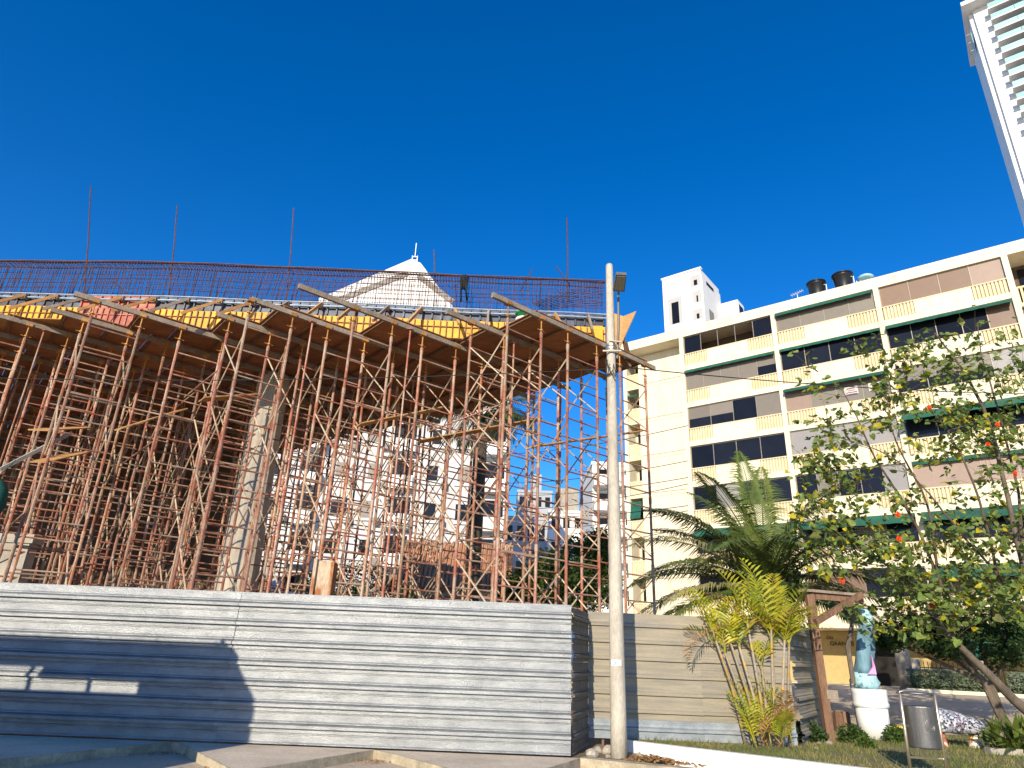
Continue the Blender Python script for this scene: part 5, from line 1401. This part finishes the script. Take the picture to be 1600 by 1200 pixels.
for (x, y, r) in ((1280, 1162, .05), (1296, 1163, .09), (1275, 1170, .04)):
    b0 = onz(x, y, .13); m = MB(); m.lathe(b0, [(r*.8, -.02), (r, .02), (r*.6, r*.6), (r*.1, r*.8)], 7)
    m.solo("footing_stone", m_conc, {1280: "pale stone left of the timber post foot", 1296: "pale concrete lump at the timber post foot", 1275: "small pale stone on the grass before the timber post"}[x], "stone", "stones at the timber post")

# ------------------------------------------------------------------ overhead cables
def cable(a, b, sag, lab, r=.012, n=14):
    pts = []
    for i in range(n+1):
        t = i/n; p = Vector(a).lerp(Vector(b), t); p.z -= sag*4*t*(1-t); pts.append(p)
    MB().path(pts, r, 5).solo("overhead_cable", m_cable, lab, "cable", "overhead cables")
A_ = PB + ax*.735
cable(A_ + V(.1, -.05, .1), FP(6, 6.0, 12.2), .4, "black cable running from the lamp post across the third storey to the right", .013)
cable(A_ + V(-.1, .1, .1), V(-24, 15.2, 7.6), .5, "thin cable running left from the lamp post before the scaffold", .010)
for i, (ya, yb, Y) in enumerate(((700, 667, 26), (742, 722, 27), (758, 748, 27), (779, 758, 27), (783, 792, 26), (803, 800, 28), (838, 826, 28))):
    cable(ony(780, ya+10+i*3, Y+14), ony(1075, yb-2, Y), .25, "thin street cable %s behind the lamp post" % ("topmost", "second from top", "third from top", "fourth from top", "fifth from top", "sixth from top", "lowest")[i], .016)

# ------------------------------------------------------------------ unseen stake truck, guessed and shaped to cast the shadow on the hoarding
tx1 = -6.95; tx0 = -12.4; ty0, ty1 = 4.9, 7.15
tk = thing("shadow_truck", "high sided open stake truck out of view, shaped to cast the shadow on the hoarding", "truck", ((tx0+tx1)/2, 6.0, -.13))
MB().box(tx0, tx1, ty0, ty1, 1.0, 1.18).build("bed", m_wood, tk)
MB().box(tx0-2.2, tx1-.3, 5.5, 5.7, .7, .98).build("chassis_rail", m_dark, tk); MB().box(tx0-2.2, tx1-.3, 6.4, 6.6, .7, .98).build("chassis_rail", m_dark, tk)
def side(yc, slits):
    z = 1.19; 
    while z < 4.10:
        z1 = min(z + .19, 4.14)
        hit = [s for s in slits if s[0] < (z+z1)/2 < s[1]]
        if hit:
            s = hit[0]
            for (a, b) in ((tx0, tx1+s[2]), (tx1+s[3], tx1)):
                if b-a > .05: MB().box(a, b, yc-.02, yc+.02, z, z1-.002).build("plank", m_wood, tk)
        else: MB().box(tx0, tx1, yc-.02, yc+.02, z, z1-.002).build("plank", m_wood, tk)
        z = z1
    for x in [tx0+.05 + i*(tx1-tx0-.1)/5 for i in range(6)]: MB().box(x-.035, x+.035, yc+.022, yc+.09, 1.0, 4.12).build("stake", m_wood, tk)
side(ty1, [(3.2, 3.55, -5.9, -1.35), (3.55, 3.7, -5.9, -3.1)])  # slits placed to leave lit gaps in the cast shadow
side(ty0, [(3.2, 3.55, -5.5, -.6)])
z = 1.19
while z < 4.05:
    MB().box(tx1+.002, tx1+.042, ty0, ty1, z, z+.187).build("tail_plank", m_wood, tk); z += .19
MB().box(tx0-2.0, tx0-.1, 5.0, 7.05, .75, 1.6).build("cab", m_truck, tk); MB().prism([(tx0-1.8, 5.05, 1.601), (tx0-.12, 5.05, 1.601), (tx0-.12, 5.05, 2.5), (tx0-1.35, 5.05, 2.5)], (0, 1.95, 0)).build("cab_roof", m_truck, tk)
tarp = MB(); q = random.Random(2)
for i in range(9):
    zc = .9 + i*.38; tarp.lathe((tx1+.12, 7.05, zc), [(.05, -.2), (.16+q.uniform(-.05, .06), -.05), (.15+q.uniform(-.05, .07), .08), (.05, .2)], 8)
tarp.lathe((tx1+.30, 7.05, 3.35), [(.05, -.25), (.22, -.1), (.26, .05), (.1, .2)], 8); tarp.lathe((tx1+.22, 7.05, 2.62), [(.05, -.2), (.16, -.1), (.14, .08), (.05, .16)], 8)  # lumps added to roughen the edge of the cast shadow
tarp.build("tarp_shadow_lumps", m_green, tk, smooth=True)
for x in (tx0-1.1, tx1-1.4, tx1-2.5):
    for y in (5.05, 6.85):
        w_ = MB().lathe((x, y, .36), [(.28, -.13), (.48, -.12), (.49, 0), (.48, .12), (.28, .13)], 20, (V(1, 0, 0), V(0, 0, 1), V(0, 1, 0))).build("tyre", m_rubber, tk, smooth=True)
        MB().lathe((x, y, .36), [(.05, -.06), (.29, -.11), (.29, .11), (.05, .06)], 16, (V(1, 0, 0), V(0, 0, 1), V(0, 1, 0))).build("rim", m_waler, w_)
